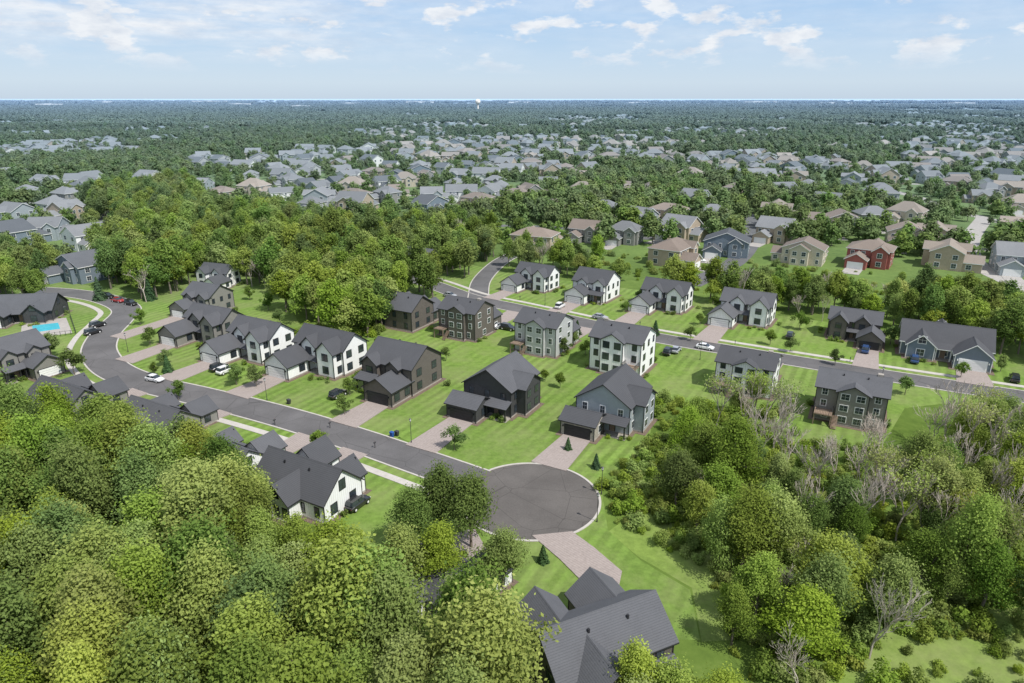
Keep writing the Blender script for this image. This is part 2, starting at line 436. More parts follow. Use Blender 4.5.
def roof_hip(mb, x0, x1, y0, y1, h, pitch, oh=0.5, t=0.2):
    X0, X1, Y0, Y1 = x0-oh, x1+oh, y0-oh, y1+oh
    wx, wy = X1-X0, Y1-Y0
    half = min(wx, wy)/2; z = h+0.02; zt = z+t; zr = zt+half*pitch
    if wx >= wy: r0, r1 = (X0+half, (Y0+Y1)/2, zr), (X1-half, (Y0+Y1)/2, zr)
    else: r0, r1 = ((X0+X1)/2, Y0+half, zr), ((X0+X1)/2, Y1-half, zr)
    c = [(X0, Y0, zt), (X1, Y0, zt), (X1, Y1, zt), (X0, Y1, zt)]
    b = [(p[0], p[1], z) for p in c]
    if wx >= wy:
        mb.poly([c[0], c[1], r1, r0]); mb.poly([c[2], c[3], r0, r1]); mb.poly([c[1], c[2], r1]); mb.poly([c[3], c[0], r0])
    else:
        mb.poly([c[1], c[2], r1, r0]); mb.poly([c[3], c[0], r0, r1]); mb.poly([c[0], c[1], r0]); mb.poly([c[2], c[3], r1])
    for i in range(4):
        j = (i+1) % 4; mb.poly([b[i], b[j], c[j], c[i]], 1)
    mb.poly(b[::-1], 1)

def B_(x0, x1, y0, y1, h, ax='x', pitch=0.6, win=None, hip=False, wall=0, z0=0, oh=0.45, gw=True):
    return dict(x0=x0, x1=x1, y0=y0, y1=y1, h=h, ax=ax, pitch=pitch, win=win or {}, hip=hip, wall=wall, z0=z0, oh=oh, gw=gw)

def tmpl(kind):
    E = []
    if kind == 'TA':    # two storeys, garage wing forward
        Bs = [B_(-6, 6, -3, 7.5, 6.0, 'x', 0.62, {'F': [0, 2], 'B': [3, 3], 'L': [2, 2], 'R': [2, 3]}),
              B_(-5.7, 1.2, -9.2, -2.5, 3.3, 'y', 0.62, {'R': [1], 'L': [2]}, wall=1),
              B_(1.9, 5.6, -4.3, -2, 6.02, 'y', 0.8, {'F': [1, 1]}),
              B_(-3.6, -0.4, -4.2, 0, 6.01, 'y', 0.75, {'F': [0, 1]}, z0=3.3)]
        E = [('garage', -2.2, -9.2, 4.9), ('porch', 1.5, 5.9, -6.4, -4.3, 2.9), ('door', 3.0, -4.3)]
    elif kind == 'TB':  # deep plan, ridge running front to back
        Bs = [B_(-5.6, 5.6, -4, 8, 6.0, 'y', 0.66, {'F': [0, 3], 'B': [3, 3], 'L': [2, 3], 'R': [3, 3]}),
              B_(-6.4, 0.6, -9.5, -3.5, 3.2, 'x', 0.5, {'L': [1], 'R': [1]}, wall=1),
              B_(3.5, 7.6, -1.5, 5.2, 6.02, 'x', 0.62, {'R': [2, 2], 'B': [1, 1]})]
        E = [('garage', -2.9, -9.5, 5.2), ('porch', 0.9, 5.6, -6.3, -4, 2.9), ('door', 2.2, -4)]
    elif kind == 'TC':  # walk-out, three levels at the rear
        Bs = [B_(-6.4, 6.4, -5, 5.4, 8.4, 'x', 0.5, {'B': [3, 4, 4], 'L': [1, 2, 2], 'R': [2, 2, 3], 'F': [1, 3, 3]}),
              B_(-3.2, 2.4, 4.5, 6.6, 8.41, 'y', 0.6, {'B': [2, 2, 2]}),
              B_(-5.8, 1.0, -10.5, -4.5, 4.2, 'y', 0.6, {'L': [1], 'R': [1]})]
        E = [('garage', -2.4, -10.5, 4.9), ('deck', 2.8, 6.2, 5.42, 8.6, 3.0), ('chimney', -4.6, 0, 12)]
    elif kind == 'TD':  # farmhouse with several front gables
        Bs = [B_(-7, 7, -1.5, 6.2, 5.7, 'x', 0.72, {'F': [2, 3], 'B': [4, 4], 'L': [2, 2], 'R': [2, 2]}),
              B_(1.8, 6.4, -3.9, 0, 5.72, 'y', 0.95, {'F': [1, 1], 'R': [1, 1]}),
              B_(-8.3, -1.6, -9.2, -1, 3.1, 'y', 0.72, {'L': [2], 'R': [1]}),
              B_(-4.2, -0.2, -2.2, 2, 5.71, 'y', 0.9, {'F': [0, 1]}, z0=3)]
        E = [('garage', -4.95, -9.2, 4.9), ('porch', -1.4, 1.7, -3.6, -1.5, 2.8), ('door', 0.3, -1.5)]
    elif kind == 'TE':  # storey and a half, long roof
        Bs = [B_(-8.5, 8.5, -4, 5.5, 3.3, 'x', 0.72, {'F': [3], 'B': [5], 'L': [2, 1], 'R': [2, 1]}),
              B_(-8.0, -1.4, -9, -3.5, 3.2, 'y', 0.75, {'L': [1], 'R': [1]}),
              B_(2.2, 7.4, -6.2, -1, 3.31, 'y', 0.85, {'F': [1, 1]}),
              B_(-2.5, 3.2, 3.0, 8.4, 3.32, 'y', 0.8, {'B': [3, 1]})]
        E = [('garage', -4.7, -9, 4.9), ('porch', -1.2, 2.0, -5.6, -4, 2.7), ('door', 0.4, -4)]
    elif kind == 'TZ':  # two storeys with big intersecting gables (near the turnaround)
        Bs = [B_(-7.5, 7.5, -4, 5.0, 5.6, 'x', 0.75, {'F': [2, 3], 'B': [4, 4], 'L': [2, 2], 'R': [2, 2]}),
              B_(-8.2, -1.6, -9, -3, 3.6, 'y', 0.8, {'L': [1], 'R': [1]}),
              B_(1.5, 7.2, -6.8, -1, 5.62, 'y', 0.85, {'F': [1, 1], 'L': [0, 1]}),
              B_(-0.5, 5.6, 2.0, 8.2, 5.3, 'y', 0.8, {'B': [2, 2], 'R': [1, 1], 'L': [1, 1]}),
              B_(-7.0, -1.0, 3.5, 7.2, 2.9, 'x', 0.45, {'B': [3], 'L': [1]})]
        E = [('garage', -4.9, -9, 4.9), ('porch', -1.4, 1.4, -5.6, -4, 2.7), ('door', 0.1, -4)]
    return Bs, E

def walls_block(mb, b, mi):
    x0, x1, y0, y1, h, z0 = b['x0'], b['x1'], b['y0'], b['y1'], b['h'], b['z0']
    for q in (((x0, y0), (x1, y0)), ((x1, y0), (x1, y1)), ((x1, y1), (x0, y1)), ((x0, y1), (x0, y0))):
        (a, c), (d, e) = q
        mb.poly([(a, c, z0), (d, e, z0), (d, e, h), (a, c, h)], mi)
    if not b['hip']:
        if b['ax'] == 'x':
            zr = h+(y1-y0)/2*b['pitch']; ym = (y0+y1)/2
            for x in (x0, x1): mb.poly([(x, y0, h), (x, y1, h), (x, ym, zr)], mi)
        else:
            zr = h+(x1-x0)/2*b['pitch']; xm = (x0+x1)/2
            for y in (y0, y1): mb.poly([(x0, y, h), (x1, y, h), (xm, y, zr)], mi)

def windows_block(mb, b):
    for f, counts in b['win'].items():
        lo, hi = (b['x0'], b['x1']) if f in 'FB' else (b['y0'], b['y1'])
        plane = {'F': b['y0'], 'B': b['y1'], 'L': b['x0'], 'R': b['x1']}[f]
        for s, n in enumerate(counts):
            for i in range(n):
                c = lo+(hi-lo)*(i+0.5)/n
                w = 1.0 if n > 2 else 1.5
                z = 0.9+2.85*s
                window(mb, f, plane, c, w, z, 1.5)

NDRV = [0]
def place_house(name, px, py, yaw, kind, wall, roof='roof_c', trim='t_black', wall2=None, mirror=False, s=1.0,
                drive=True, frame='t_black', gdoor='t_white', at=None, dmat='paver', hz=1.0):
    Bs, E = tmpl(kind)
    x, y = at if at else G(px, py)
    yaw_r = math.radians(yaw)
    root = bpy.data.objects.new(name, None); ROOT.objects.link(root)
    root.location = (x, y, 0); root.rotation_euler = (0, 0, yaw_r)
    W, RF, WN, DR, TR, FD, BD = MB(), MB(), MB(), MB(), MB(), MB(), MB()
    for b in Bs:
        walls_block(W, b, b['wall'])
        if b['hip']: roof_hip(RF, b['x0'], b['x1'], b['y0'], b['y1'], b['h'], b['pitch'])
        else: roof_gable(RF, b['x0'], b['x1'], b['y0'], b['y1'], b['h'], b['ax'], b['pitch'], b['oh'])
        windows_block(WN, b)
        if b['z0'] == 0:
            FD.box(b['x0']-0.04, b['x1']+0.04, b['y0']-0.04, b['y1']+0.04, -0.2, 0.35+0.003*len(FD.v)/8)
            BD.box(b['x0']-.8, b['x1']+.8, b['y0']-.8, b['y1']+.8, 0, 0.05+0.004*len(BD.v)/8)
        for cx_ in (b['x0'], b['x1']):
            for cy_ in (b['y0'], b['y1']):
                TR.box(cx_-0.07, cx_+0.07, cy_-0.07, cy_+0.07, b['z0'], b['h']-0.05)
    gx = None
    for e in E:
        if e[0] == 'garage':
            _, c, yy, w = e; gx = (c, yy, w)
            wbox(DR, 'F', yy, c, w+0.3, 0.02, 2.5, 0.06, 1)
            for k in range(4): wbox(DR, 'F', yy, c, w, 0.06+0.58*k, 0.06+0.58*k+0.53, 0.10, 0)
            for sg in (-1, 1): TR.box(c+sg*(w/2+0.35)-0.09, c+sg*(w/2+0.35)+0.09, yy-0.3, yy, 1.9, 2.25)
        elif e[0] == 'door':
            _, c, yy = e
            wbox(DR, 'F', yy, c, 1.3, 0.36, 2.6, 0.06, 1); wbox(DR, 'F', yy, c, 1.0, 0.38, 2.45, 0.1, 2)
            FD.box(c-0.9, c+0.9, yy-1.6, yy-0.05, 0, 0.22)
        elif e[0] == 'porch':
            _, x0, x1, y0, y1, h = e
            for px_ in (x0+0.2, x1-0.2): TR.box(px_-0.12, px_+0.12, y0+0.1, y0+0.34, 0.2, h)
            FD.box(x0, x1, y0, y1-0.06, 0, 0.19)
            RF.poly([(x0-.3, y0-.3, h+.15), (x1+.3, y0-.3, h+.15), (x1+.3, y1, h+1.0), (x0-.3, y1, h+1.0)], 0)
            RF.poly([(x0-.3, y0-.3, h), (x1+.3, y0-.3, h), (x1+.3, y1, h+.8), (x0-.3, y1, h+.8)], 1)
            RF.poly([(x0-.3, y0-.3, h), (x1+.3, y0-.3, h), (x1+.3, y0-.3, h+.15), (x0-.3, y0-.3, h+.15)], 1)
            for xx in (x0-.3, x1+.3): RF.poly([(xx, y0-.3, h), (xx, y1, h+.8), (xx, y1, h+1.0), (xx, y0-.3, h+.15)], 1)
        elif e[0] == 'deck':
            _, x0, x1, y0, y1, z = e
            D = MB(); D.box(x0, x1, y0, y1, z-0.2, z)
            for a in (x0+.15, x1-.15):
                D.box(a-.1, a+.1, y1-.3, y1-.1, 0, z-.2)
            for k in range(int((x1-x0)/0.3)+1):
                D.box(x0+k*.3, x0+k*.3+.04, y1-.08, y1-.04, z, z+.95, 1)
            for k in range(int((y1-y0)/0.3)):
                for xx in (x0+.02, x1-.06): D.box(xx, xx+.04, y0+k*.3+.1, y0+k*.3+.14, z, z+.95, 1)
            D.box(x0, x1, y1-.1, y1-.02, z+.95, z+1.03, 1)
            for xx in (x0, x1-.08): D.box(xx, xx+.08, y0, y1-.1, z+.955, z+1.025, 1)
            for k in range(14):
                D.box(x0-1.1, x0-0.02, y0+.4+k*.24, y0+.4+k*.24+.27, z-.2-k*.2, z-.14-k*.2)
            add('deck', D.mesh('deck', [M['wood'], M['metal']], mirror, s), parent=root)
        elif e[0] == 'chimney':
            _, cx_, cy_, z = e; FD.box(cx_-.5, cx_+.5, cy_-.5, cy_+.5, 6, z-0.4)
    b = Bs[0]
    for k in range(2):
        xx = b['x0']+(b['x1']-b['x0'])*(0.3+0.35*k)
        if b['ax'] == 'x':
            yy = (b['y0']+b['y1'])/2+1.5; zz = b['h']+((b['y1']-b['y0'])/2-1.5)*b['pitch']
            TR.box(xx-.12, xx+.12, yy-.12, yy+.12, zz, zz+.7)
    w2 = M[wall2] if wall2 else M[wall]
    add('walls', W.mesh('walls', [M[wall], w2], mirror, s), parent=root)
    add('roof', RF.mesh('roof', [M[roof], M[trim]], mirror, s), parent=root)
    add('windows', WN.mesh('windows', [M[frame], M['glass']], mirror, s), parent=root)
    add('doors', DR.mesh('doors', [M[gdoor], M[trim], M['wood']], mirror, s), parent=root)
    add('trim', TR.mesh('trim', [M[trim if trim == 't_black' else 't_white']], mirror, s), parent=root)
    add('foundation', FD.mesh('foundation', [M['stone']], mirror, s), parent=root)
    add('planting_bed', BD.mesh('planting_bed', [M['mulch']], mirror, s), parent=root)
    root.scale = (1, 1, hz)
    KEEP_HOUSE.append((x, y, 10.5*s))
    ca, sa = math.cos(yaw_r), math.sin(yaw_r)
    def L2W(lx, ly):
        if mirror: lx = -lx
        lx *= s; ly *= s
        return (x+lx*ca-ly*sa, y+lx*sa+ly*ca)
    if drive and gx:
        c, yy, w = gx
        L = 0
        while L < 30:
            p = L2W(c, yy-L)
            if any((p[0]-q[0])**2+(p[1]-q[1])**2 < (q[2]+0.05)**2 for q in KEEP_ROAD if q[2] > 3): break
            L += 0.25
        if L < 29:
            NDRV[0] += 1; zd = 0.135+0.004*(NDRV[0] % 8)
            mb = MB(); hw = w/2+0.25
            q = [L2W(c-hw, yy-0.12), L2W(c+hw, yy-0.12), L2W(c+hw+0.6, yy-L-0.3), L2W(c-hw-0.6, yy-L-0.3)]
            mb.poly([(*p, zd) for p in q])
            for i in range(4):
                j = (i+1) % 4; mb.poly([(*q[i], 0), (*q[j], 0), (*q[j], zd), (*q[i], zd)])
            add('driveway', mb.mesh('driveway', [M[dmat]]))
            k = 0
            while k < L: KEEP_ROAD.append((*L2W(c, yy-k), 2.4)); k += 3
    return L2W, root

GARDEN = []
HS = [
 ('white_farmhouse', 217, 285, -20, 'TD', 'w_white', dict(s=.85, mirror=True)),
 ('charcoal_gable_house', 205, 311, -24, 'TA', 'w_taupe', dict(s=.9)),
 ('charcoal_gable_house', 210, 338, -26, 'TD', 'w_taupe', dict(s=1.0, wall2='w_white')),
 ('white_farmhouse', 256, 355, -29, 'TD', 'w_white', dict(s=1.05)),
 ('white_farmhouse', 325, 368, -29, 'TD', 'w_white', dict(s=1.1)),
 ('brown_gable_house', 398, 386, -29, 'TA', 'w_brown', dict(s=1.08, mirror=True, gdoor='t_black', trim='t_black')),
 ('black_gable_house', 497, 406, -29, 'TB', 'w_black', dict(s=1.0, gdoor='t_black')),
 ('grayblue_gable_house', 609, 422, -29, 'TB', 'w_grayb', dict(s=1.0, wall2='stone', gdoor='t_black', frame='t_white')),
 ('gray_gable_house', 418, 272, -30, 'TA', 'w_taupe', dict(s=.95, drive=False)),
 ('gray_gable_house', 350, 270, -10, 'TA', 'w_taupe', dict(s=.95, drive=False)),
 ('brown_gable_house', 411, 322, 151, 'TA', 'w_brown', dict(s=1.0)),
 ('brown_gable_house', 467, 333, 150, 'TC', 'w_brown', dict(s=.92, frame='t_white')),
 ('lightgray_walkout_house', 544, 348, 149, 'TC', 'w_lgray', dict(s=.93, frame='t_white')),
 ('white_walkout_house', 622, 366, 150, 'TC', 'w_white', dict(s=1.0, mirror=True)),
 ('white_farmhouse', 534, 288, -33, 'TD', 'w_white', dict(s=.95)),
 ('white_farmhouse', 593, 298, -33, 'TA', 'w_white', dict(s=1.0, mirror=False)),
 ('white_farmhouse', 664, 308, -31, 'TD', 'w_white', dict(s=1.0)),
 ('white_farmhouse', 745, 321, -31, 'TD', 'w_white', dict(s=1.02)),
 ('charcoal_gable_house', 852, 338, -29, 'TD', 'w_brown', dict(s=.9, wall2='w_white', mirror=True, gdoor='t_black')),
 ('blue_gable_house', 942, 354, -27, 'TE', 'w_blue', dict(s=1.15, mirror=True, trim='t_white', frame='t_white')),
 ('white_walkout_house', 746, 386, 151, 'TC', 'w_white', dict(s=.95, hz=.85)),
 ('gray_walkout_house', 848, 414, 152, 'TC', 'w_taupe', dict(s=1.0, hz=.85, frame='t_white')),
 ('dark_ranch_house', 28, 318, 8, 'TE', 'w_black', dict(s=1.05, drive=False)),
 ('dark_gable_house', 22, 372, 60, 'TA', 'w_taupe', dict(s=.95, mirror=True, drive=False)),
 ('dark_gable_house', 72, 408, 150, 'TE', 'w_taupe', dict(s=.9)),
 ('dark_gable_house', 163, 428, 151, 'TE', 'w_taupe', dict(s=.85)),
 ('white_farmhouse', 226, 468, 151, 'TE', 'w_white', dict(s=.85)),
 ('white_farmhouse', 312, 497, 151, 'TE', 'w_white', dict(s=.9, mirror=True, gdoor='t_black', hz=1.25)),
]
for n, px, py, yaw, kd, wl, kw in HS:
    L2W, root = place_house(n, px, py, yaw, kd, wl, **kw)
    GARDEN.append((L2W, kd))
L2W, _ = place_house('white_farmhouse', 0, 0, 140, 'TE', 'w_white', at=(-9.5, 75), s=.8, drive=False); GARDEN.append((L2W, 'TE'))
L2W, _ = place_house('black_roofed_house', 0, 0, 205, 'TZ', 'w_brown', at=(9.4, 61.5), s=.96, drive=False); GARDEN.append((L2W, 'TE'))

def slab(name, pts, z0, z1, mt):
    mb = MB(); mb.poly([(*p, z1) for p in pts])
    for i in range(len(pts)):
        j = (i+1) % len(pts); mb.poly([(*pts[i], z0), (*pts[j], z0), (*pts[j], z1), (*pts[i], z1)])
    return add(name, mb.mesh(name, [M[mt]]))
slab('driveway', [G(532,536), G(572,532), G(594,548), G(622,572), G(618,592), G(585,585), G(560,560)], 0, 0.14, 'paver')
slab('driveway', [G(452,536), G(474,528), G(492,560), G(470,575)], 0, 0.14, 'paver')
slab('pool_patio', [G(22,322), G(66,318), G(72,333), G(20,340)], 0, 0.1, 'dconc')
slab('swimming_pool', [G(32,326), G(58,323), G(60,329), G(33,333)], 0.05, 0.115, 'water')
KEEP_ROAD += [(*G(560,545), 3), (*G(590,565), 3), (*G(608,578), 3)]
mb = MB()
fp = [G(18,342), G(76,334), G(70,316)]
for a, b in zip(fp[:-1], fp[1:]):
    n = int(math.dist(a, b)/1.2)
    for k in range(n):
        t = k/n; X = a[0]+(b[0]-a[0])*t; Y = a[1]+(b[1]-a[1])*t
        mb.box(X-.04, X+.04, Y-.04, Y+.04, 0, 1.4)
    for z in (.3, 1.25): mb.tube([(*a, z), (*b, z)], [.04, .04], 4)
add('pool_fence', mb.mesh('fence', [M['metal']]))

# ---- prototypes of the surrounding subdivision houses
PROTO = bpy.data.collections.new('subdivision_house_prototypes')
def proto_house(name, wall, roof, hip, seed):
    rr = random.Random(seed)
    w, d = rr.uniform(12, 18), rr.uniform(9.5, 12)
    hh = rr.choice([5.9, 6.1, 5.8, 5.9])
    Bs = [B_(-w/2, w/2, -d/2, d/2, hh, 'x' if seed % 3 else 'y', rr.uniform(.5, .7) if seed % 3 else .42, {'F': [3, 4], 'B': [4, 4], 'L': [2, 2], 'R': [2, 2]}, hip=hip),
          B_(-w/2+.5, -w/2+7, -d/2-5.5, -d/2+2, 3.2, 'y', 0.6, {'L': [1]}, hip=False),
          B_(1.2, 5.8, -d/2-1.5, 0, hh+.02, 'y', 0.75, {'F': [1, 1]}),
          B_(-2.5, 4, d/2-3, d/2+2.2, hh+.03 if seed % 2 else 3.2, 'y', 0.6, {'B': [2, 2] if seed % 2 else [2]}, hip=False)]
    if seed % 4 == 1: Bs.append(B_(w/2-2, w/2+4, -d/2+1, d/2-2, 3.3, 'x', .5, {'F': [1], 'B': [2]}))
    W = MB()
    for b in Bs:
        walls_block(W, b, 0)
        rf = MB()
        if b['hip']: roof_hip(rf, b['x0'], b['x1'], b['y0'], b['y1'], b['h'], b['pitch'])
        else: roof_gable(rf, b['x0'], b['x1'], b['y0'], b['y1'], b['h'], b['ax'], b['pitch'])
        wn = MB(); windows_block(wn, b)
        for src, off in ((rf, 1), (wn, 3)):
            base = len(W.v); W.v += src.v
            for f, m_ in zip(src.f, src.m):
                W.f.append(tuple(i+base for i in f)); W.m.append(m_+off if off == 1 else (2 if m_ == 0 else 3))
    wbox(W, 'F', -d/2-5.5, -w/2+3.75, 4.9, .05, 2.4, .07, 2)
    W.box(-w/2+1.0, -w/2+6.4, -d/2-14, -d/2-5.62, 0, .12, 4)
    return W.mesh(name, [M[wall], M[roof], M['t_white'], M['glass'], M['dconc']])
combos = [('w_tan', 'roof_b', True), ('w_grayb', 'roof_g', False), ('w_white', 'roof_g', False), ('w_red', 'roof_b', True),
          ('w_taupe', 'roof_g', True), ('w_cream', 'roof_t', True), ('w_blue', 'roof_c', False), ('w_tan', 'roof_t', False),
          ('w_lgray', 'roof_g', True), ('w_cream', 'roof_b', False), ('w_white', 'roof_c', False), ('w_taupe', 'roof_b', False), ('w_lgray', 'roof_c', False), ('w_tan', 'roof_g', False)]
PM = []
for i, (a, b, c) in enumerate(combos):
    me = proto_house('suburban_house', a, b, c, i); PM.append(me)
    o = bpy.data.objects.new('suburban_house_proto_%02d' % i, me); PROTO.objects.link(o)

mid = [(18,222,1),(50,238,1),(95,246,2),(12,244,6),(85,278,6),(12,180,2),(45,188,1),(68,203,4),(30,202,8),(225,200,0),(255,195,5),(292,188,8),(320,195,1),(355,203,0),(388,202,4),(405,186,5),(432,202,1),
 (478,207,0),(517,203,0),(495,188,4),(553,214,3),(535,248,0),(605,217,4),(582,197,5),(640,226,1),(668,221,0),(694,206,1),(712,222,4),(672,262,0),(726,254,6),(803,262,9),(869,264,3),(945,266,7),(1014,270,1),
 (776,218,5),(812,230,0),(782,198,1),(830,208,2),(852,184,1),(905,222,5),(934,244,7),(987,198,4),(955,190,0),(1018,212,5),(928,183,1),(878,198,4),(1012,188,2),(618,193,0),(650,198,9),(735,196,0),(548,190,1),(460,182,1),(350,182,2),(375,178,0),(1015,235,7),(905,245,9),(150,182,2),(280,176,8),(760,182,2),(720,178,4),(690,182,5),
 (588,240,11),(625,242,4),(775,240,13),(840,232,9),(870,226,4),(680,238,13)]
for px, py, k in mid:
    x, y = G(px, py)
    yaw = math.radians(random.choice([-30, -20, -40, 150, 60, -5, 10])+random.uniform(-8, 8))
    add('suburban_house', PM[k], (x, y, 0), yaw, sc=random.uniform(1.0, 1.15))
    KEEP_HOUSE.append((x, y, 12))

cell = {}
def put(x, y, r): cell.setdefault((int(x//30), int(y//30)), []).append((x, y, r))
def hit(x, y, pad=0):
    cx_, cy_ = int(x//30), int(y//30)
    for i in (-1, 0, 1):
        for j in (-1, 0, 1):
            for a, b, r in cell.get((cx_+i, cy_+j), ()):
                if (a-x)**2+(b-y)**2 < (r+pad)**2: return True
    return False
for t in KEEP_HOUSE+KEEP_ROAD: put(*t)

def scatter(name, pts, rots, scs, idx, coll):
    me = bpy.data.meshes.new(name); me.from_pydata(pts, [], [])
    for an, ty, vals in (('rotz', 'FLOAT', rots), ('scl', 'FLOAT', scs), ('idx', 'INT', idx)):
        a = me.attributes.new(an, ty, 'POINT'); a.data.foreach_set('value', vals)
    o = add(name, me)
    ng = bpy.data.node_groups.new(name, 'GeometryNodeTree')
    ng.interface.new_socket(name='Geometry', in_out='INPUT', socket_type='NodeSocketGeometry')
    ng.interface.new_socket(name='Geometry', in_out='OUTPUT', socket_type='NodeSocketGeometry')
    N_ = ng.nodes; gi = N_.new('NodeGroupInput'); go = N_.new('NodeGroupOutput')
    ip = N_.new('GeometryNodeInstanceOnPoints'); ci = N_.new('GeometryNodeCollectionInfo')
    ci.inputs['Collection'].default_value = coll
    ci.inputs['Separate Children'].default_value = True; ci.inputs['Reset Children'].default_value = True
    def na(nm, ty):
        q = N_.new('GeometryNodeInputNamedAttribute'); q.data_type = ty; q.inputs['Name'].default_value = nm
        return q.outputs['Attribute']
    cb = N_.new('ShaderNodeCombineXYZ'); cs = N_.new('ShaderNodeCombineXYZ')
    ng.links.new(na('rotz', 'FLOAT'), cb.inputs[2])
    s_ = na('scl', 'FLOAT')
    for i in range(3): ng.links.new(s_, cs.inputs[i])
    ng.links.new(gi.outputs[0], ip.inputs['Points']); ng.links.new(ci.outputs[0], ip.inputs['Instance'])
    ip.inputs['Pick Instance'].default_value = True
    ng.links.new(na('idx', 'INT'), ip.inputs['Instance Index'])
    ng.links.new(cb.outputs[0], ip.inputs['Rotation']); ng.links.new(cs.outputs[0], ip.inputs['Scale'])
    ng.links.new(ip.outputs[0], go.inputs[0])
    md = o.modifiers.new('instances', 'NODES'); md.node_group = ng
    return o

def nz(x, y, s, o=0): return noise.noise(Vector((x*s+o, y*s, o*1.7)))
def dens(X, Y): return nz(X, Y, 1/230.0, 3.1)+0.6*nz(X, Y, 1/80.0, 9)
TH = (-0.14, 0.02)
hp, hr, hs_, hi_ = [], [], [], []
for band, (d0, d1, sp, pr) in enumerate(((400, 1150, 29, .68), (1150, 3200, 37, .50))):
    y = d0
    while y < d1:
        x = -0.85*y-80
        while x < 0.85*y+80:
            xx = x+random.uniform(-8, 8); yy = y+26*math.sin(x/90.0+band)+18*math.sin(x/37.0+y)+random.uniform(-8, 8)
            bonus = 0.25 if (band == 1 and xx > .5*yy) else (-.35*max(0, (yy-1800)/1400) if band == 1 else 0)
            if dens(xx, yy)+bonus > TH[band] and random.random() < pr and not hit(xx, yy, 8):
                put(xx, yy, 10)
                hp.append((xx, yy, 0)); hr.append(math.radians(random.uniform(0, 360) if random.random() < .4 else random.choice([0, 180, 90, -30, 30, 150, 60])+random.uniform(-20, 20)))
                hs_.append(random.uniform(.8, 1.25))
                hi_.append(random.choice([1, 2, 4, 8, 6, 10, 12, 4, 0, 5, 11, 13, 0, 9, 13, 11, 7] if xx > -0.25*yy else [1, 2, 4, 8, 6, 10, 12, 1, 8, 13, 2]))
            x += sp*0.8
        y += sp*1.1
scatter('distant_houses', hp, hr, hs_, hi_, PROTO)

# ------------------------------------------------------------------ trees
def unit(v): return v/np.maximum(np.linalg.norm(v, axis=1, keepdims=True), 1e-6)
def rand_dir(n): return unit(R.normal(size=(n, 3)))
def leaves(c, nrm, size):
    n = len(c)
    t = unit(np.cross(nrm, rand_dir(n))); b = np.cross(nrm, t)
    s = size*R.uniform(.6, 1.35, (n, 1))
    V = np.empty((n, 4, 3)); V[:, 0] = c+t*s; V[:, 1] = c+b*s*.65; V[:, 2] = c-t*s; V[:, 3] = c-b*s*.65
    return V.reshape(-1, 3)
def tree_mesh(name, mb, c, nrm, size, tint, lm, bm):
    V = leaves(c, nrm, size); n = len(c); b = len(mb.v)
    verts = mb.v+[tuple(p) for p in V]
    faces = mb.f+[(b+4*i, b+4*i+1, b+4*i+2, b+4*i+3) for i in range(n)]
    me = bpy.data.meshes.new(name); me.from_pydata(verts, [], faces)
    me.materials.append(bm); me.materials.append(lm)
    me.polygons.foreach_set('material_index', [0]*len(mb.f)+[1]*n)
    a = me.attributes.new('tint', 'FLOAT', 'FACE')
    a.data.foreach_set('value', np.concatenate([np.zeros(len(mb.f)), np.clip(tint, 0, 1)]).astype(np.float32))
    me.update(); return me
def broad(name, h, r, nc, nl, size, lm, lo=.28, squash=1.0, limbs=10, taper=.35, cr=(.16, .36), rnd=.85):
    mb = MB()
    cz = h*(1+lo)/2; rz = h*(1-lo)/2
    d = rand_dir(nc); rad = R.uniform(.25, 1, (nc, 1))**.6*.88
    ang = np.arctan2(d[:, 1], d[:, 0]); ph = R.uniform(0, 6.28)
    st = 1+.28*np.sin(2*ang+ph)+.2*np.sin(5*ang+ph*2)
    tz = (d[:, 2]*rad[:, 0]+.3)*taper
    st = st*(1-tz)
    cc = d*rad*np.array([r, r, rz])*np.stack([st, st, np.ones(nc)], 1)+np.array([0, 0, cz])
    cr_ = r*R.uniform(cr[0], cr[1], nc)
    cc[0] = (R.normal()*.4, R.normal()*.4, h-cr_[0]*.9)
    w = cr_**2; k = R.choice(nc, nl, p=w/w.sum())
    dd = rand_dir(nl); dd[:, 2] = dd[:, 2]*.9+.15; dd = unit(dd)
    # irregular sprays: each clump stretched along its own axis
    ax = rand_dir(nc); ax[:, 2] = np.abs(ax[:, 2])*.6; stv = R.uniform(.1, .9, nc)
    rr_ = cr_[k][:, None]*(R.uniform(.2, 1.1, (nl, 1))+np.abs(R.normal(size=(nl, 1)))*.2)
    off = dd*rr_*np.array([1, 1, squash])
    off = off+ax[k]*(np.sum(off*ax[k], axis=1)*stv[k])[:, None]
    P = cc[k]+off+R.normal(size=(nl, 3))*.12
    P[:, 2] = np.maximum(P[:, 2], h*.1)
    out = unit(P-np.array([0, 0, cz]))
    nrm = unit(dd*.45+out*.3+rand_dir(nl)*rnd+np.array([0, 0, .5]))
    ct = R.uniform(0, 1, nc)
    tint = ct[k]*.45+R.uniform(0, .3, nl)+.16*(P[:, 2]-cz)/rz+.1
    base = [(0, 0, -.2), (R.normal()*.15, R.normal()*.15, h*.25), (R.normal()*.3, R.normal()*.3, h*.55), (0, 0, h*.85)]
    mb.tube(base, [h*.02, h*.015, h*.01, .03], 7)
    for i in R.choice(nc, min(limbs, nc), replace=False):
        z0 = h*R.uniform(.22, .5); e = cc[i]
        m_ = (e[0]*.5, e[1]*.5, z0+(e[2]-z0)*.35)
        mb.tube([(0, 0, z0), m_, tuple(e)], [h*.009, h*.006, .03], 5)
    return tree_mesh(name, mb, P, nrm, size, tint, lm, M['bark'])
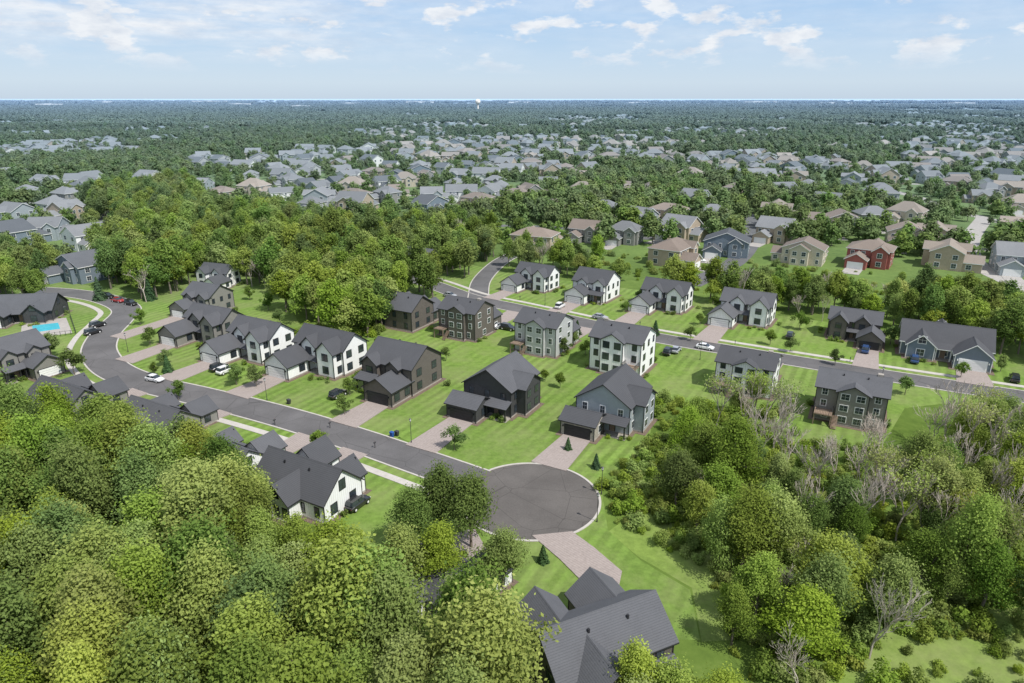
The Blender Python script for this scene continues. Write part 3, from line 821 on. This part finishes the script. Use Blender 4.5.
def conifer(name, h, r, nl, size):
    mb = MB(); mb.tube([(0, 0, -.2), (0, 0, h*.95)], [h*.02, .02], 6)
    t = R.uniform(0, 1, nl)**1.5*.95
    z = h*(.06+.94*t)
    lay = .70+.30*np.abs(np.sin(z/h*30))
    a = R.uniform(0, 6.28, nl)
    rr_ = r*(1-t)*lay*R.uniform(.5, 1.1, nl)*(1+.2*np.sin(a*5+z*2))+.05
    P = np.stack([np.cos(a)*rr_, np.sin(a)*rr_, z-rr_*.2], 1)
    nrm = unit(np.stack([np.cos(a), np.sin(a), np.full(nl, .9)], 1)+rand_dir(nl)*.6)
    return tree_mesh(name, mb, P, nrm, size, R.uniform(0, 1, nl), M['needle'], M['bark'])
def bare(name, h, seed, nl=0):
    rr_ = random.Random(seed); mb = MB(); tips = []
    def br(p, d, L, rad, dep):
        q = p+d*L; m_ = (p+q)/2+Vector((rr_.gauss(0, 1), rr_.gauss(0, 1), rr_.gauss(0, 1)))*L*.06
        mb.tube([p, m_, q], [max(rad, .028), max(rad*.85, .026), max(rad*.65, .02)], 5 if dep < 2 else 3)
        if dep >= 5: tips.append(q); return
        for _ in range(3 if dep < 4 else 2):
            v = Vector((rr_.gauss(0, 1), rr_.gauss(0, 1), rr_.gauss(0, .6)+.25))
            br(q if rr_.random() < .6 else p+d*L*.7, (d*1.3+v.normalized()*.65+Vector((0, 0, .25))).normalized(), L*rr_.uniform(.62, .82), rad*.6, dep+1)
    br(Vector((0, 0, -.2)), Vector((rr_.gauss(0, .05), rr_.gauss(0, .05), 1)).normalized(), h*.3, h*.012, 0)
    if nl:
        T = np.array([tuple(t) for t in tips]); k = R.integers(0, len(T), nl)
        P = T[k]+R.normal(size=(nl, 3))*.5
        return tree_mesh(name, mb, P, unit(rand_dir(nl)+np.array([0, 0, .6])), .17, R.uniform(.3, 1, nl), M['leafy'], M['dead'])
    return mb.mesh(name, [M['dead']])
def shrub(name, h, r, nl, size, lm):
    mb = MB(); mb.tube([(0, 0, -.1), (0, 0, h*.6)], [.05, .03], 5)
    nc = 9; cc = R.normal(size=(nc, 3))*np.array([r*.4, r*.4, h*.12])+np.array([0, 0, h*.45])
    k = R.integers(0, nc, nl); dd = rand_dir(nl)
    P = cc[k]+dd*np.array([r*.5, r*.5, h*.42])*R.uniform(.6, 1.1, (nl, 1)); P[:, 2] = np.abs(P[:, 2])
    return tree_mesh(name, mb, P, unit(dd+rand_dir(nl)*.6+np.array([0, 0, .4])), size, R.uniform(0, 1, nl)*.6+R.uniform(0, .4, nc)[k], lm, M['bark'])

LM = [M['leaf'], M['leafd'], M['leaf'], M['leafy'], M['leaf'], M['leaf'], M['leafd'], M['leafy'], M['leaf']]
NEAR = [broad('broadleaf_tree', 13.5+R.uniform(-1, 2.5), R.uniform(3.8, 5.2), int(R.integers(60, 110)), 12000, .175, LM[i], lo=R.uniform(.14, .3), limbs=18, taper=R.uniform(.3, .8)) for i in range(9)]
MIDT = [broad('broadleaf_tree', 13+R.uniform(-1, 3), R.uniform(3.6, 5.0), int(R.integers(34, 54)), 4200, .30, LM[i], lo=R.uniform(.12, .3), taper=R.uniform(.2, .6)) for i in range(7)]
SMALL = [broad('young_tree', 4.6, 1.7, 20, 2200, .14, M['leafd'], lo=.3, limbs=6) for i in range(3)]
CON = [conifer('spruce_tree', 5.0, 1.5, 3200, .16) for i in range(2)]+[conifer('spruce_tree', 9, 2.3, 4200, .22)]
BARE = [bare('bare_tree', 13, 5), bare('bare_tree', 12, 9), bare('bare_tree', 14, 17), bare('bare_tree', 13, 21, 900), bare('bare_tree', 12, 31, 1800)]
SHR = [shrub('shrub', 2.2, 1.8, 900, .17, M['leaf']), shrub('shrub', 1.6, 1.4, 700, .16, M['leafy']), shrub('shrub', 2.8, 1.6, 900, .18, M['leaf'])]
BUSH = [shrub('garden_shrub', .9, .6, 350, .09, M['leafd']), shrub('garden_shrub', .7, .55, 300, .08, M['leaf'])]

def inpoly(x, y, P):
    c = False; j = len(P)-1
    for i in range(len(P)):
        if (P[i][1] > y) != (P[j][1] > y) and x < (P[j][0]-P[i][0])*(y-P[i][1])/(P[j][1]-P[i][1])+P[i][0]: c = not c
        j = i
    return c
POLYS = []
def wood(px, z, sp, pool, bare_p=0.0, smin=.8, smax=1.15, name='broadleaf_tree', drop=0.03, pad=-3.5, roadpad=2.0):
    P = [G(a, b, z) for a, b in px]; POLYS.append(P)
    xs = [p[0] for p in P]; ys = [p[1] for p in P]
    y = min(ys); row = 0
    while y < max(ys):
        x = min(xs)+(row % 2)*sp/2
        while x < max(xs):
            X = x+random.uniform(-.45, .45)*sp; Y = y+random.uniform(-.45, .45)*sp
            if inpoly(X, Y, P) and random.random() > drop and not any((X-a)**2+(Y-b)**2 < (r+pad)**2 for a, b, r in NEARH) \
               and not any((X-a)**2+(Y-b)**2 < (r+roadpad)**2 for a, b, r in NEARR):
                if random.random() < bare_p*(1.0+2.0*nz(X, Y, .05, 4)): me = random.choice(BARE); nm = 'bare_tree'
                else: me = random.choice(pool); nm = name
                s = random.uniform(smin, smax)
                o = add(nm, me, (X, Y, 0), random.uniform(0, 6.28), sc=(s*random.uniform(.85, 1.12), s*random.uniform(.85, 1.12), s*random.uniform(.85, 1.15)))
                o.rotation_euler[0] = random.uniform(-.05, .05); o.rotation_euler[1] = random.uniform(-.05, .05)
            x += sp
        y += sp*.87; row += 1
NEARH = [t for t in KEEP_HOUSE if math.hypot(t[0], t[1]) < 420]
NEARR = [t for t in KEEP_ROAD if math.hypot(t[0], t[1]) < 420]

wood([(-150,400),(0,385),(60,395),(110,408),(170,422),(215,432),(250,470),(272,500),(300,528),(350,528),(385,522),(420,575),(470,600),(500,620),(508,650),(515,683),(530,800),(-250,800)], 12, 6.0, NEAR, smin=.8, smax=1.28, bare_p=.015, pad=-4.5)
wood([(590,690),(625,640),(650,622),(690,645),(725,640),(745,800),(540,800),(560,720)], 9.5, 5.0, NEAR, smin=.62, smax=.82, pad=-2.5)
wood([(660,455),(695,425),(735,412),(790,425),(815,452),(900,440),(930,400),(1040,388),(1150,386),(1250,620),(1024,570),(930,560),(880,580),(840,620),(800,680),(800,800),(735,800),(742,660),(722,590),(735,540),(720,510),(680,490)], 10.5, 6.2, NEAR, bare_p=.32, smin=.55, smax=.95, drop=.14)
wood([(85,190),(120,180),(185,172),(215,200),(300,205),(350,218),(440,212),(500,228),(505,245),(455,245),(440,262),(395,275),(388,296),(330,300),(290,280),(255,255),(200,245),(160,262),(130,270),(100,262)], 12, 6.2, MIDT, bare_p=.05, smax=1.2)
wood([(-60,245),(30,240),(62,255),(72,272),(40,278),(-60,280)], 9, 6.0, MIDT, smin=.6, smax=.9)
wood([(455,225),(520,240),(600,245),(650,268),(700,272),(800,271),(900,272),(1060,294),(1060,328),(985,316),(930,302),(880,292),(800,290),(760,282),(690,276),(620,258),(560,250),(500,248)], 9.5, 5.8, MIDT, bare_p=.1, smin=.55, smax=1.0, drop=.12)
wood([(-90,345),(5,350),(5,385),(-90,395)], 9, 5.5, NEAR, smin=.5, smax=.8)

def tree_at(px, py, pool, s, name, z=0):
    x, y = G(px, py, z); add(name, random.choice(pool), (x, y, 0), random.uniform(0, 6.28), sc=s)
for px, py, s in ((412,505,.8),(440,492,.95),(470,500,.9),(502,540,.7),(440,540,.8),(400,545,.85),(205,440,.7),(232,452,.7),(120,405,.6),(255,478,.7),(290,520,.7),(455,600,.7),(490,605,.6),(500,660,.75),(480,585,.55)): tree_at(px, py, NEAR, s, 'broadleaf_tree', 8)
for px, py, s in ((705,440,.9),(735,455,.95),(680,465,.8),(720,480,.85),(760,372,.6),(740,378,.4),(350,245,.9),(385,270,.85),(375,300,.95),(350,300,1.0),(330,295,.95),(700,395,.6),(690,412,.7)): tree_at(px, py, NEAR, s, 'broadleaf_tree', 8)
for px, py in ((755,385),(768,395),(775,425),(870,470),(885,440),(950,420),(975,430),(1000,440),(860,500),(990,480),(1015,420),(790,450),(905,500),(880,610),(935,420),(840,450),(865,440),(960,455),(1010,470),(1020,520),(985,400),(820,470),(760,440),(930,470),(940,510),(785,405),(1000,540),(970,520),(720,400),(745,400),(890,470),(910,450),(1022,450)):
    tree_at(px, py, BARE[:4], random.uniform(.85, 1.2), 'bare_tree', 7)
for px, py, s in ((237,385,1.1),(257,387,1.15),(238,380,.9),(155,375,.7),(178,400,1),(345,415,1),(75,375,1.5),(52,357,1.4),(320,455,1.1),(350,395,.9),(380,352,.9),(565,355,1),(770,345,.9),(700,325,.8),(835,365,.9),(905,395,1.0),(960,378,.9),(1000,372,.9),(402,362,.8),(446,360,.8),(560,388,.8),(250,300,1),(640,300,.9),(690,340,.9),(625,312,.8),(455,450,1.1),(790,352,.9),(150,345,1.1),(140,325,1.1),(165,365,.9),(280,325,1.1),(268,310,1.2),(545,382,.7),(585,355,.9),(575,345,.8),(890,345,1.2),(800,330,1.2),(715,310,1.1)):
    tree_at(px, py, SMALL, s, 'young_tree')
for px, py, s in ((168,372,.9),(596,468,.6),(543,562,.6),(415,354,.6),(655,335,.9),(577,335,.9),(265,305,.5),(568,450,.55)):
    tree_at(px, py, CON[:2], s, 'spruce_tree')
for px, py in ((100,300),(150,300),(30,300),(700,240),(770,240),(850,230),(580,235),(460,230)): tree_at(px, py, CON[2:], .9, 'spruce_tree')
for L2W, kd in GARDEN:
    for k in range(9):
        lx = random.uniform(2, 6.5); ly = {'TA': -5.2, 'TB': -5.2, 'TC': -5.8, 'TD': -4.9, 'TE': -7.2}[kd]+random.uniform(-1.6, 0)
        if k > 4: lx = random.choice([-8.9, 9.2]) if kd != 'TC' else random.choice([-7.6, 7.6]); ly = random.uniform(-2, 6)
        p = L2W(lx, ly)
        if not any((p[0]-a)**2+(p[1]-b)**2 < (r+.4)**2 for a, b, r in NEARR):
            add('garden_shrub', random.choice(BUSH), (*p, 0), random.uniform(0, 6), sc=random.uniform(.8, 1.6))

SC = bpy.data.collections.new('undergrowth_prototypes')
for i, me in enumerate(SHR): SC.objects.link(bpy.data.objects.new('undergrowth_proto_%d' % i, me))
pts, ro, sc_, ix = [], [], [], []
under = [([(600,480),(650,440),(700,430),(900,455),(1060,400),(1200,690),(1060,640),(900,640),(820,690),(735,690),(722,600),(660,545),(612,522)], 1.8, .72),
         ([(-100,420),(120,430),(260,480),(380,560),(500,640),(560,760),(-200,760)], 3.0, .5),
         ([(780,690),(850,640),(1060,600),(1150,720)], 1.8, .3),
         ([(640,400),(790,410),(800,460),(650,470)], 2.2, .6),
         ([(290,325),(385,325),(390,338),(300,342)], 2.5, .6),
         ([(600,250),(1060,290),(1060,335),(880,312),(700,292),(600,276)], 4, .5)]
for px, sp, pr in under:
    P = [G(a, b) for a, b in px]; xs = [p[0] for p in P]; ys = [p[1] for p in P]
    y = min(ys)
    while y < max(ys):
        x = min(xs)
        while x < max(xs):
            X = x+random.uniform(-.5, .5)*sp; Y = y+random.uniform(-.5, .5)*sp
            if random.random() < pr+.5*nz(X, Y, .08, 2) and inpoly(X, Y, P) and not any((X-a)**2+(Y-b)**2 < (r+(-1 if r > 9 and r < 10.9 else 1.6))**2 for a, b, r in NEARH+NEARR):
                pts.append((X, Y, 0)); ro.append(random.uniform(0, 6.28)); sc_.append(random.uniform(.3, 1.1)); ix.append(random.randrange(3))
            x += sp
        y += sp
scatter('undergrowth', pts, ro, sc_, ix, SC)

FC = bpy.data.collections.new('distant_tree_prototypes')
FAR = [broad('t', 10+R.uniform(-1, 2), R.uniform(4, 5.2), 18, 800, .66, M['leafd'] if i % 2 else M['leaff'], lo=.08, limbs=3, cr=(.25, .42), rnd=.6) for i in range(4)]
for i, me in enumerate(FAR): FC.objects.link(bpy.data.objects.new('dt_%d_single' % i, me))
def clump(seed):
    mb = MB(); n = 2000
    cc = np.stack([R.uniform(-20, 20, 26), R.uniform(-12, 12, 26), R.uniform(5, 11, 26)], 1); cr_ = R.uniform(3.5, 6, 26)
    k = R.integers(0, 26, n); dd = rand_dir(n); dd[:, 2] = np.abs(dd[:, 2])*1.0-.25; dd = unit(dd)
    P = cc[k]+dd*cr_[k][:, None]*R.uniform(.8, 1.1, (n, 1))
    return tree_mesh('t', mb, P, unit(dd+rand_dir(n)*.5+np.array([0, 0, .2])), 1.5, R.uniform(0, .6, n)+R.uniform(0, .4, 26)[k], M['leaff'], M['bark'])
for i in range(3): FC.objects.link(bpy.data.objects.new('dt_%d_stand' % (5+i), clump(i)))
pts, ro, sc_, ix = [], [], [], []
def zone(d0, d1, sp, fn):
    y = d0
    while y < d1:
        x = -0.85*y-100
        while x < 0.85*y+100:
            X = x+random.uniform(-.45, .45)*sp; Y = y+random.uniform(-.45, .45)*sp
            r = fn(X, Y)
            if r: pts.append((X, Y, 0)); ro.append(random.uniform(0, 6.28)); sc_.append(r[0]); ix.append(r[1])
            x += sp
        y += sp
def f1(X, Y):
    if hit(X, Y, 0.5 if random.random() < .8 else 3): return None
    if any(inpoly(X, Y, P) for P in POLYS): return None
    if Y < 300 and -80 < X < 160: return None
    forest = dens(X, Y) < TH[0]
    if random.random() < (.97 if forest else .52): return (random.uniform(.8, 1.2) if forest else random.uniform(.4, 1.0), random.randrange(4))
zone(255, 760, 8.5, f1)
def f2(X, Y):
    if hit(X, Y, -1): return None
    forest = dens(X, Y) < TH[0]
    if random.random() < (.95 if forest else .52): return (random.uniform(.9, 1.35) if forest else random.uniform(.5, 1.15), random.randrange(4))
zone(760, 1500, 12.5, f2)
def f3(X, Y):
    forest = dens(X, Y) < TH[1]+.3*max(0, (Y-1800)/1400)
    if hit(X, Y, 12 if forest else 3): return None
    if forest and random.random() < .85: return (random.uniform(.8, 1.2), random.randrange(4, 7))
    if random.random() < .45: return (random.uniform(.7, 1.25), random.randrange(4))
zone(1500, 3200, 23, f3)
def f4(X, Y):
    if nz(X, Y, 1/500.0, 5)+.5*nz(X, Y, 1/180.0, 2) < .12: return (random.uniform(.9, 1.5), random.randrange(4, 7))
zone(3200, 6500, 54, f4)
def f5(X, Y):
    if nz(X, Y, 1/900.0, 5)+.5*nz(X, Y, 1/300.0, 2) < .04: return (random.uniform(1.2, 2.0), random.randrange(4, 7))
zone(6500, 14000, 130, f5)
scatter('distant_trees', pts, ro, sc_, ix, FC)

# ------------------------------------------------------------------ vehicles
def car_mesh(col, suv=False):
    mb = MB()
    zt = 1.0 if not suv else 1.12; top = 1.45 if not suv else 1.78
    st = [(-2.3, .72, .45, .80), (-2.2, .85, .32, .92), (-1.6, .92, .25, zt-.02), (-.4, .93, .25, zt), (.8, .93, .25, zt-.03), (1.7, .91, .25, zt-.14), (2.15, .84, .3, zt-.27), (2.3, .68, .42, .65)]
    rings = []
    for x, w, a, b in st:
        rings.append([(x, -w*.9, a), (x, -w, a+.15), (x, -w, b-.14), (x, -w*.86, b), (x, w*.86, b), (x, w, b-.14), (x, w, a+.15), (x, w*.9, a)])
    mb.rings(rings, 0)
    r0 = -2.05 if suv else -1.85
    lo0, lo1 = (r0, -.82, zt-.03), (1.05, -.82, zt-.06)
    hi0, hi1 = (r0+(.2 if suv else .6), -.66, top), (.25, -.66, top)
    f = lambda p: (p[0], -p[1], p[2])
    mb.poly([lo0, lo1, hi1, hi0], 1); mb.poly([f(lo0), f(lo1), f(hi1), f(hi0)], 1)
    mb.poly([lo1, f(lo1), f(hi1), hi1], 1); mb.poly([lo0, f(lo0), f(hi0), hi0], 1)
    mb.box(hi0[0]-.02, hi1[0]+.02, -.67, .67, top-.03, top+.03, 0)
    for xx in (-.45,):
        mb.box(xx-.05, xx+.05, -.79, -.70, zt-.05, top-.02, 0); mb.box(xx-.05, xx+.05, .70, .79, zt-.05, top-.02, 0)
    for x in (-1.42, 1.42):
        for sy in (-1, 1):
            ring = lambda y, r: [(x+r*math.cos(t), y, .34+r*math.sin(t)) for t in np.linspace(0, 6.283, 14, endpoint=False)]
            mb.rings([ring(sy*.72, .33), ring(sy*.74, .35), ring(sy*.94, .35), ring(sy*.945, .3)], 2)
            mb.rings([ring(sy*.946, .2), ring(sy*.96, .19)], 3)
    for sy in (-1, 1):
        mb.box(2.2, 2.29, sy*.62-.14, sy*.62+.14, .62, .74, 3); mb.box(-2.29, -2.2, sy*.66-.1, sy*.66+.1, .68, .82, 4)
        mb.box(.75, .95, sy*.98-.09, sy*.98+.09, zt-.02, zt+.12, 0)
    return mb.mesh('car', [paint('car_paint', col), M['glass'], M['tyre'], M['t_white'], M['w_red']])
CM = {'w': car_mesh((.75, .75, .75)), 'k': car_mesh((.02, .02, .022), True), 's': car_mesh((.35, .36, .38)), 'r': car_mesh((.35, .03, .03)), 'b': car_mesh((.03, .07, .18), True), 'kw': car_mesh((.7, .7, .68), True)}
for px, py, c, yaw in ((155,381,'w',-22),(226,373,'kw',60),(219,370,'k',60),(668,354,'k',60),(676,352,'s',60),(498,328,'s',55),(508,330,'k',-30),(338,397,'k',60),(93,334,'k',62),(98,327,'k',62),(118,302,'r',-25),(131,305,'k',-25),
                       (108,298,'k',-20),(914,362,'b',63),(1014,381,'k',60),(865,352,'b',60),(560,308,'kw',60),(600,319,'s',-30),(790,338,'k',60),(705,349,'w',-30),(358,507,'k',60),(450,297,'s',-30),(1000,222,'w',10),(965,238,'s',80),(760,235,'k',80),(700,262,'w',0)):
    x, y = G(px, py)
    onr = any((x-a)**2+(y-b)**2 < r*r for a, b, r in KEEP_ROAD if r > 3)
    add('parked_car', CM[c], (x, y, .04 if onr else .15), math.radians(yaw))

def bin_mesh(m_):
    mb = MB()
    mb.rings([[(-.25,-.28,.08),(.25,-.28,.08),(.25,.28,.08),(-.25,.28,.08)], [(-.32,-.36,1.0),(.32,-.36,1.0),(.32,.36,1.0),(-.32,.36,1.0)]], 0)
    mb.rings([[(-.34,-.4,1.0),(.34,-.4,1.0),(.34,.38,1.0),(-.34,.38,1.0)], [(-.3,-.3,1.1),(.3,-.3,1.1),(.3,.38,1.12),(-.3,.38,1.12)]], 0)
    mb.box(-.3, .3, .4, .46, .92, .98, 1)
    for x in (-.3, .3): mb.tube([(x-.04, .3, .12), (x+.04, .3, .12)], [.12, .12], 10, 1)
    return mb.mesh('wheelie_bin', [m_, M['tyre']])
bm1, bm2 = bin_mesh(M['bluebin']), bin_mesh(M['metal'])
for px, py, m_ in ((392,437,bm1),(397,436,bm2),(289,404,bm2)): add('wheelie_bin', m_, (*G(px, py), .02), 1.0)
def lamp():
    mb = MB(); mb.tube([(0,0,0),(0,0,.5),(0,0,.55),(0,0,4.6)], [.12,.1,.06,.045], 8)
    mb.tube([(0,0,4.55),(0,0,4.65)], [.16,.16], 8); mb.tube([(0,0,4.65),(0,0,5.05)], [.12,.2], 6, 1); mb.tube([(0,0,5.05),(0,0,5.25)], [.26,.04], 8)
    return mb.mesh('street_lamp', [M['metal'], M['t_white']])
lm_ = lamp()
for px, py in ((597,522),(592,495),(262,402),(128,352),(395,446),(700,360),(880,388),(545,306)):
    x, y = G(px, py)
    for a, b, r in KEEP_ROAD:
        d = math.hypot(x-a, y-b)
        if d < r+.7: x = a+(x-a)/d*(r+.7); y = b+(y-b)/d*(r+.7)
    add('street_lamp', lm_, (x, y, 0))
def mailbox():
    mb = MB(); mb.box(-.05,.05,-.05,.05,0,1.05)
    mb.rings([[(x, -.1, 1.05), (x, .1, 1.05), (x, .1, 1.2), (x, .05, 1.28), (x, -.05, 1.28), (x, -.1, 1.2)] for x in (-.26, .26)], 0)
    mb.box(.1, .14, .1, .12, 1.15, 1.38, 1)
    return mb.mesh('mailbox', [M['metal'], M['w_red']])
mm = mailbox()
for px, py in ((275,425),(330,428),(375,448),(520,300),(640,326),(735,345),(850,362)): add('mailbox', mm, (*G(px, py), 0), 1.0)

x, y = G(478, 113)
mb = MB(); prof = [(0,6),(3,4),(34,3.5),(38,6),(42,10),(46,11),(50,11),(55,8),(58,3),(58.6,.2)]
mb.rings([[(r*math.cos(t), r*math.sin(t), z) for t in np.linspace(0, 6.283, 24, endpoint=False)] for z, r in prof], 0)
add('water_tower', mb.mesh('water_tower', [M['tower']]), (x, y, 0))
for px, py, w, d, h, m_ in ((75,128,60,30,12,'w_red'),(240,106,160,60,20,'warehouse'),(165,105,180,60,20,'warehouse'),(350,105,160,60,20,'warehouse'),(835,105,300,60,22,'warehouse'),(890,106,180,60,18,'warehouse'),(690,105,160,60,18,'warehouse'),(560,106,120,50,16,'warehouse'),(50,106,200,60,18,'warehouse'),(300,108,120,40,16,'warehouse'),(640,104,250,50,20,'warehouse'),(110,104,300,60,26,'warehouse'),(210,103.5,400,60,30,'warehouse'),(420,104,300,60,26,'warehouse'),(760,104,350,60,26,'warehouse'),(960,105,250,60,22,'warehouse'),(520,104,250,60,24,'warehouse')):
    mb = MB(); mb.box(-w/2, w/2, -d/2, d/2, 0, h); mb.box(-w/2+4, w/2-4, -d/2+4, d/2-4, h, h+.6, 1)
    mb.box(-w*.2, w*.05, -d*.1, d*.15, h+.6, h+3, 0)
    for i in range(int(w/6)): mb.box(-w/2+2+i*6, -w/2+5+i*6, -d/2-.1, -d/2+.1, 2, h*.4, 2)
    add('warehouse', mb.mesh('warehouse', [M[m_], M['roof_g'], M['glass']]), (*G(px, py), 0))

# ------------------------------------------------------------------ light, sky, camera
sun_az, sun_el = math.radians(130), math.radians(55)
sd = Vector((math.sin(sun_az)*math.cos(sun_el), math.cos(sun_az)*math.cos(sun_el), math.sin(sun_el)))
L = bpy.data.lights.new('sun', 'SUN'); L.energy = 4.7; L.angle = math.radians(.6); L.color = (1, .965, .91)
so = bpy.data.objects.new('sun', L); ROOT.objects.link(so)
so.rotation_euler = sd.to_track_quat('Z', 'Y').to_euler(); so.location = (50, -50, 200)

w = bpy.data.worlds.new('World'); scene.world = w; w.use_nodes = True
nt = w.node_tree; nt.nodes.clear()
out = nt.nodes.new('ShaderNodeOutputWorld'); bg = nt.nodes.new('ShaderNodeBackground'); bg.inputs[1].default_value = .15
sky = nt.nodes.new('ShaderNodeTexSky'); sky.sky_type = 'NISHITA'; sky.sun_disc = False
sky.sun_elevation = sun_el; sky.sun_rotation = sun_az; sky.altitude = 60; sky.dust_density = .6; sky.ozone_density = 2.0
tc = nt.nodes.new('ShaderNodeTexCoord')
sep = nt.nodes.new('ShaderNodeSeparateXYZ'); nt.links.new(tc.outputs['Generated'], sep.inputs[0])
low = ramp(nt, sep.outputs[2], [(0.0, (3.7, 4.5, 5.4)), (0.02, (4.0, 4.85, 5.7)), (0.045, (3.7, 4.7, 5.8)), (0.12, (2.5, 3.95, 5.9)), (0.4, (1.6, 2.8, 5.0))])
lowf = ramp(nt, sep.outputs[2], [(0.12, (.92, .92, .92)), (0.5, (0, 0, 0))])
base = mixc(nt, lowf, sky.outputs[0], low)
mp = nt.nodes.new('ShaderNodeMapping'); mp.inputs['Scale'].default_value = (1, 1, 2.6); mp.inputs['Location'].default_value = (.35, 0, .2)
nt.links.new(tc.outputs['Generated'], mp.inputs[0])
n1 = noise_n(nt, mp.outputs[0], 12.0, 12, .58)
mp2 = nt.nodes.new('ShaderNodeMapping'); mp2.inputs['Scale'].default_value = (1, 1, 7); mp2.inputs['Location'].default_value = (3, 1, 0)
nt.links.new(tc.outputs['Generated'], mp2.inputs[0])
n2 = noise_n(nt, mp2.outputs[0], 4.4, 10, .62)
c1 = ramp(nt, n1, [(.515, (0, 0, 0)), (.60, (1, 1, 1))])
c2 = ramp(nt, n2, [(.34, (0, 0, 0)), (.60, (.95, .95, .95))])
def mrange(v, a, b):
    m_ = nt.nodes.new('ShaderNodeMapRange'); nt.links.new(v, m_.inputs[0])
    m_.inputs[1].default_value = a; m_.inputs[2].default_value = b; return m_.outputs[0]
west = mrange(sep.outputs[0], -.05, -.30)
c2w = math_n(nt, 'MULTIPLY', c2, math_n(nt, 'ADD', math_n(nt, 'MULTIPLY', west, .7), .35))
cov = math_n(nt, 'MAXIMUM', math_n(nt, 'MULTIPLY', c1, mrange(sep.outputs[2], .03, .06)), math_n(nt, 'MULTIPLY', c2w, mrange(sep.outputs[2], .04, .075)))
cov = math_n(nt, 'MAXIMUM', cov, math_n(nt, 'MULTIPLY', mrange(sep.outputs[2], .2, .5), .35))  # even cloud veil added high overhead, out of view, to lift ambient fill
cov = math_n(nt, 'MULTIPLY', cov, .92)
shade = noise_n(nt, mp.outputs[0], 26.0, 6, .6)
ccol = ramp(nt, shade, [(.35, (4.7, 5.05, 5.6)), (.6, (6.0, 6.15, 6.35))])
col = mixc(nt, cov, base, ccol)
nt.links.new(col, bg.inputs[0]); nt.links.new(bg.outputs[0], out.inputs[0])

cam = bpy.data.cameras.new('camera'); cam.lens = 24; cam.sensor_width = 36; cam.clip_end = 100000; cam.clip_start = .5
co = bpy.data.objects.new('camera', cam); ROOT.objects.link(co)
co.location = (0, 0, H); co.rotation_euler = (math.pi/2-PITCH, 0, 0)
scene.camera = co
scene.view_settings.view_transform = 'Standard'; scene.view_settings.look = 'None'; scene.view_settings.exposure = 0
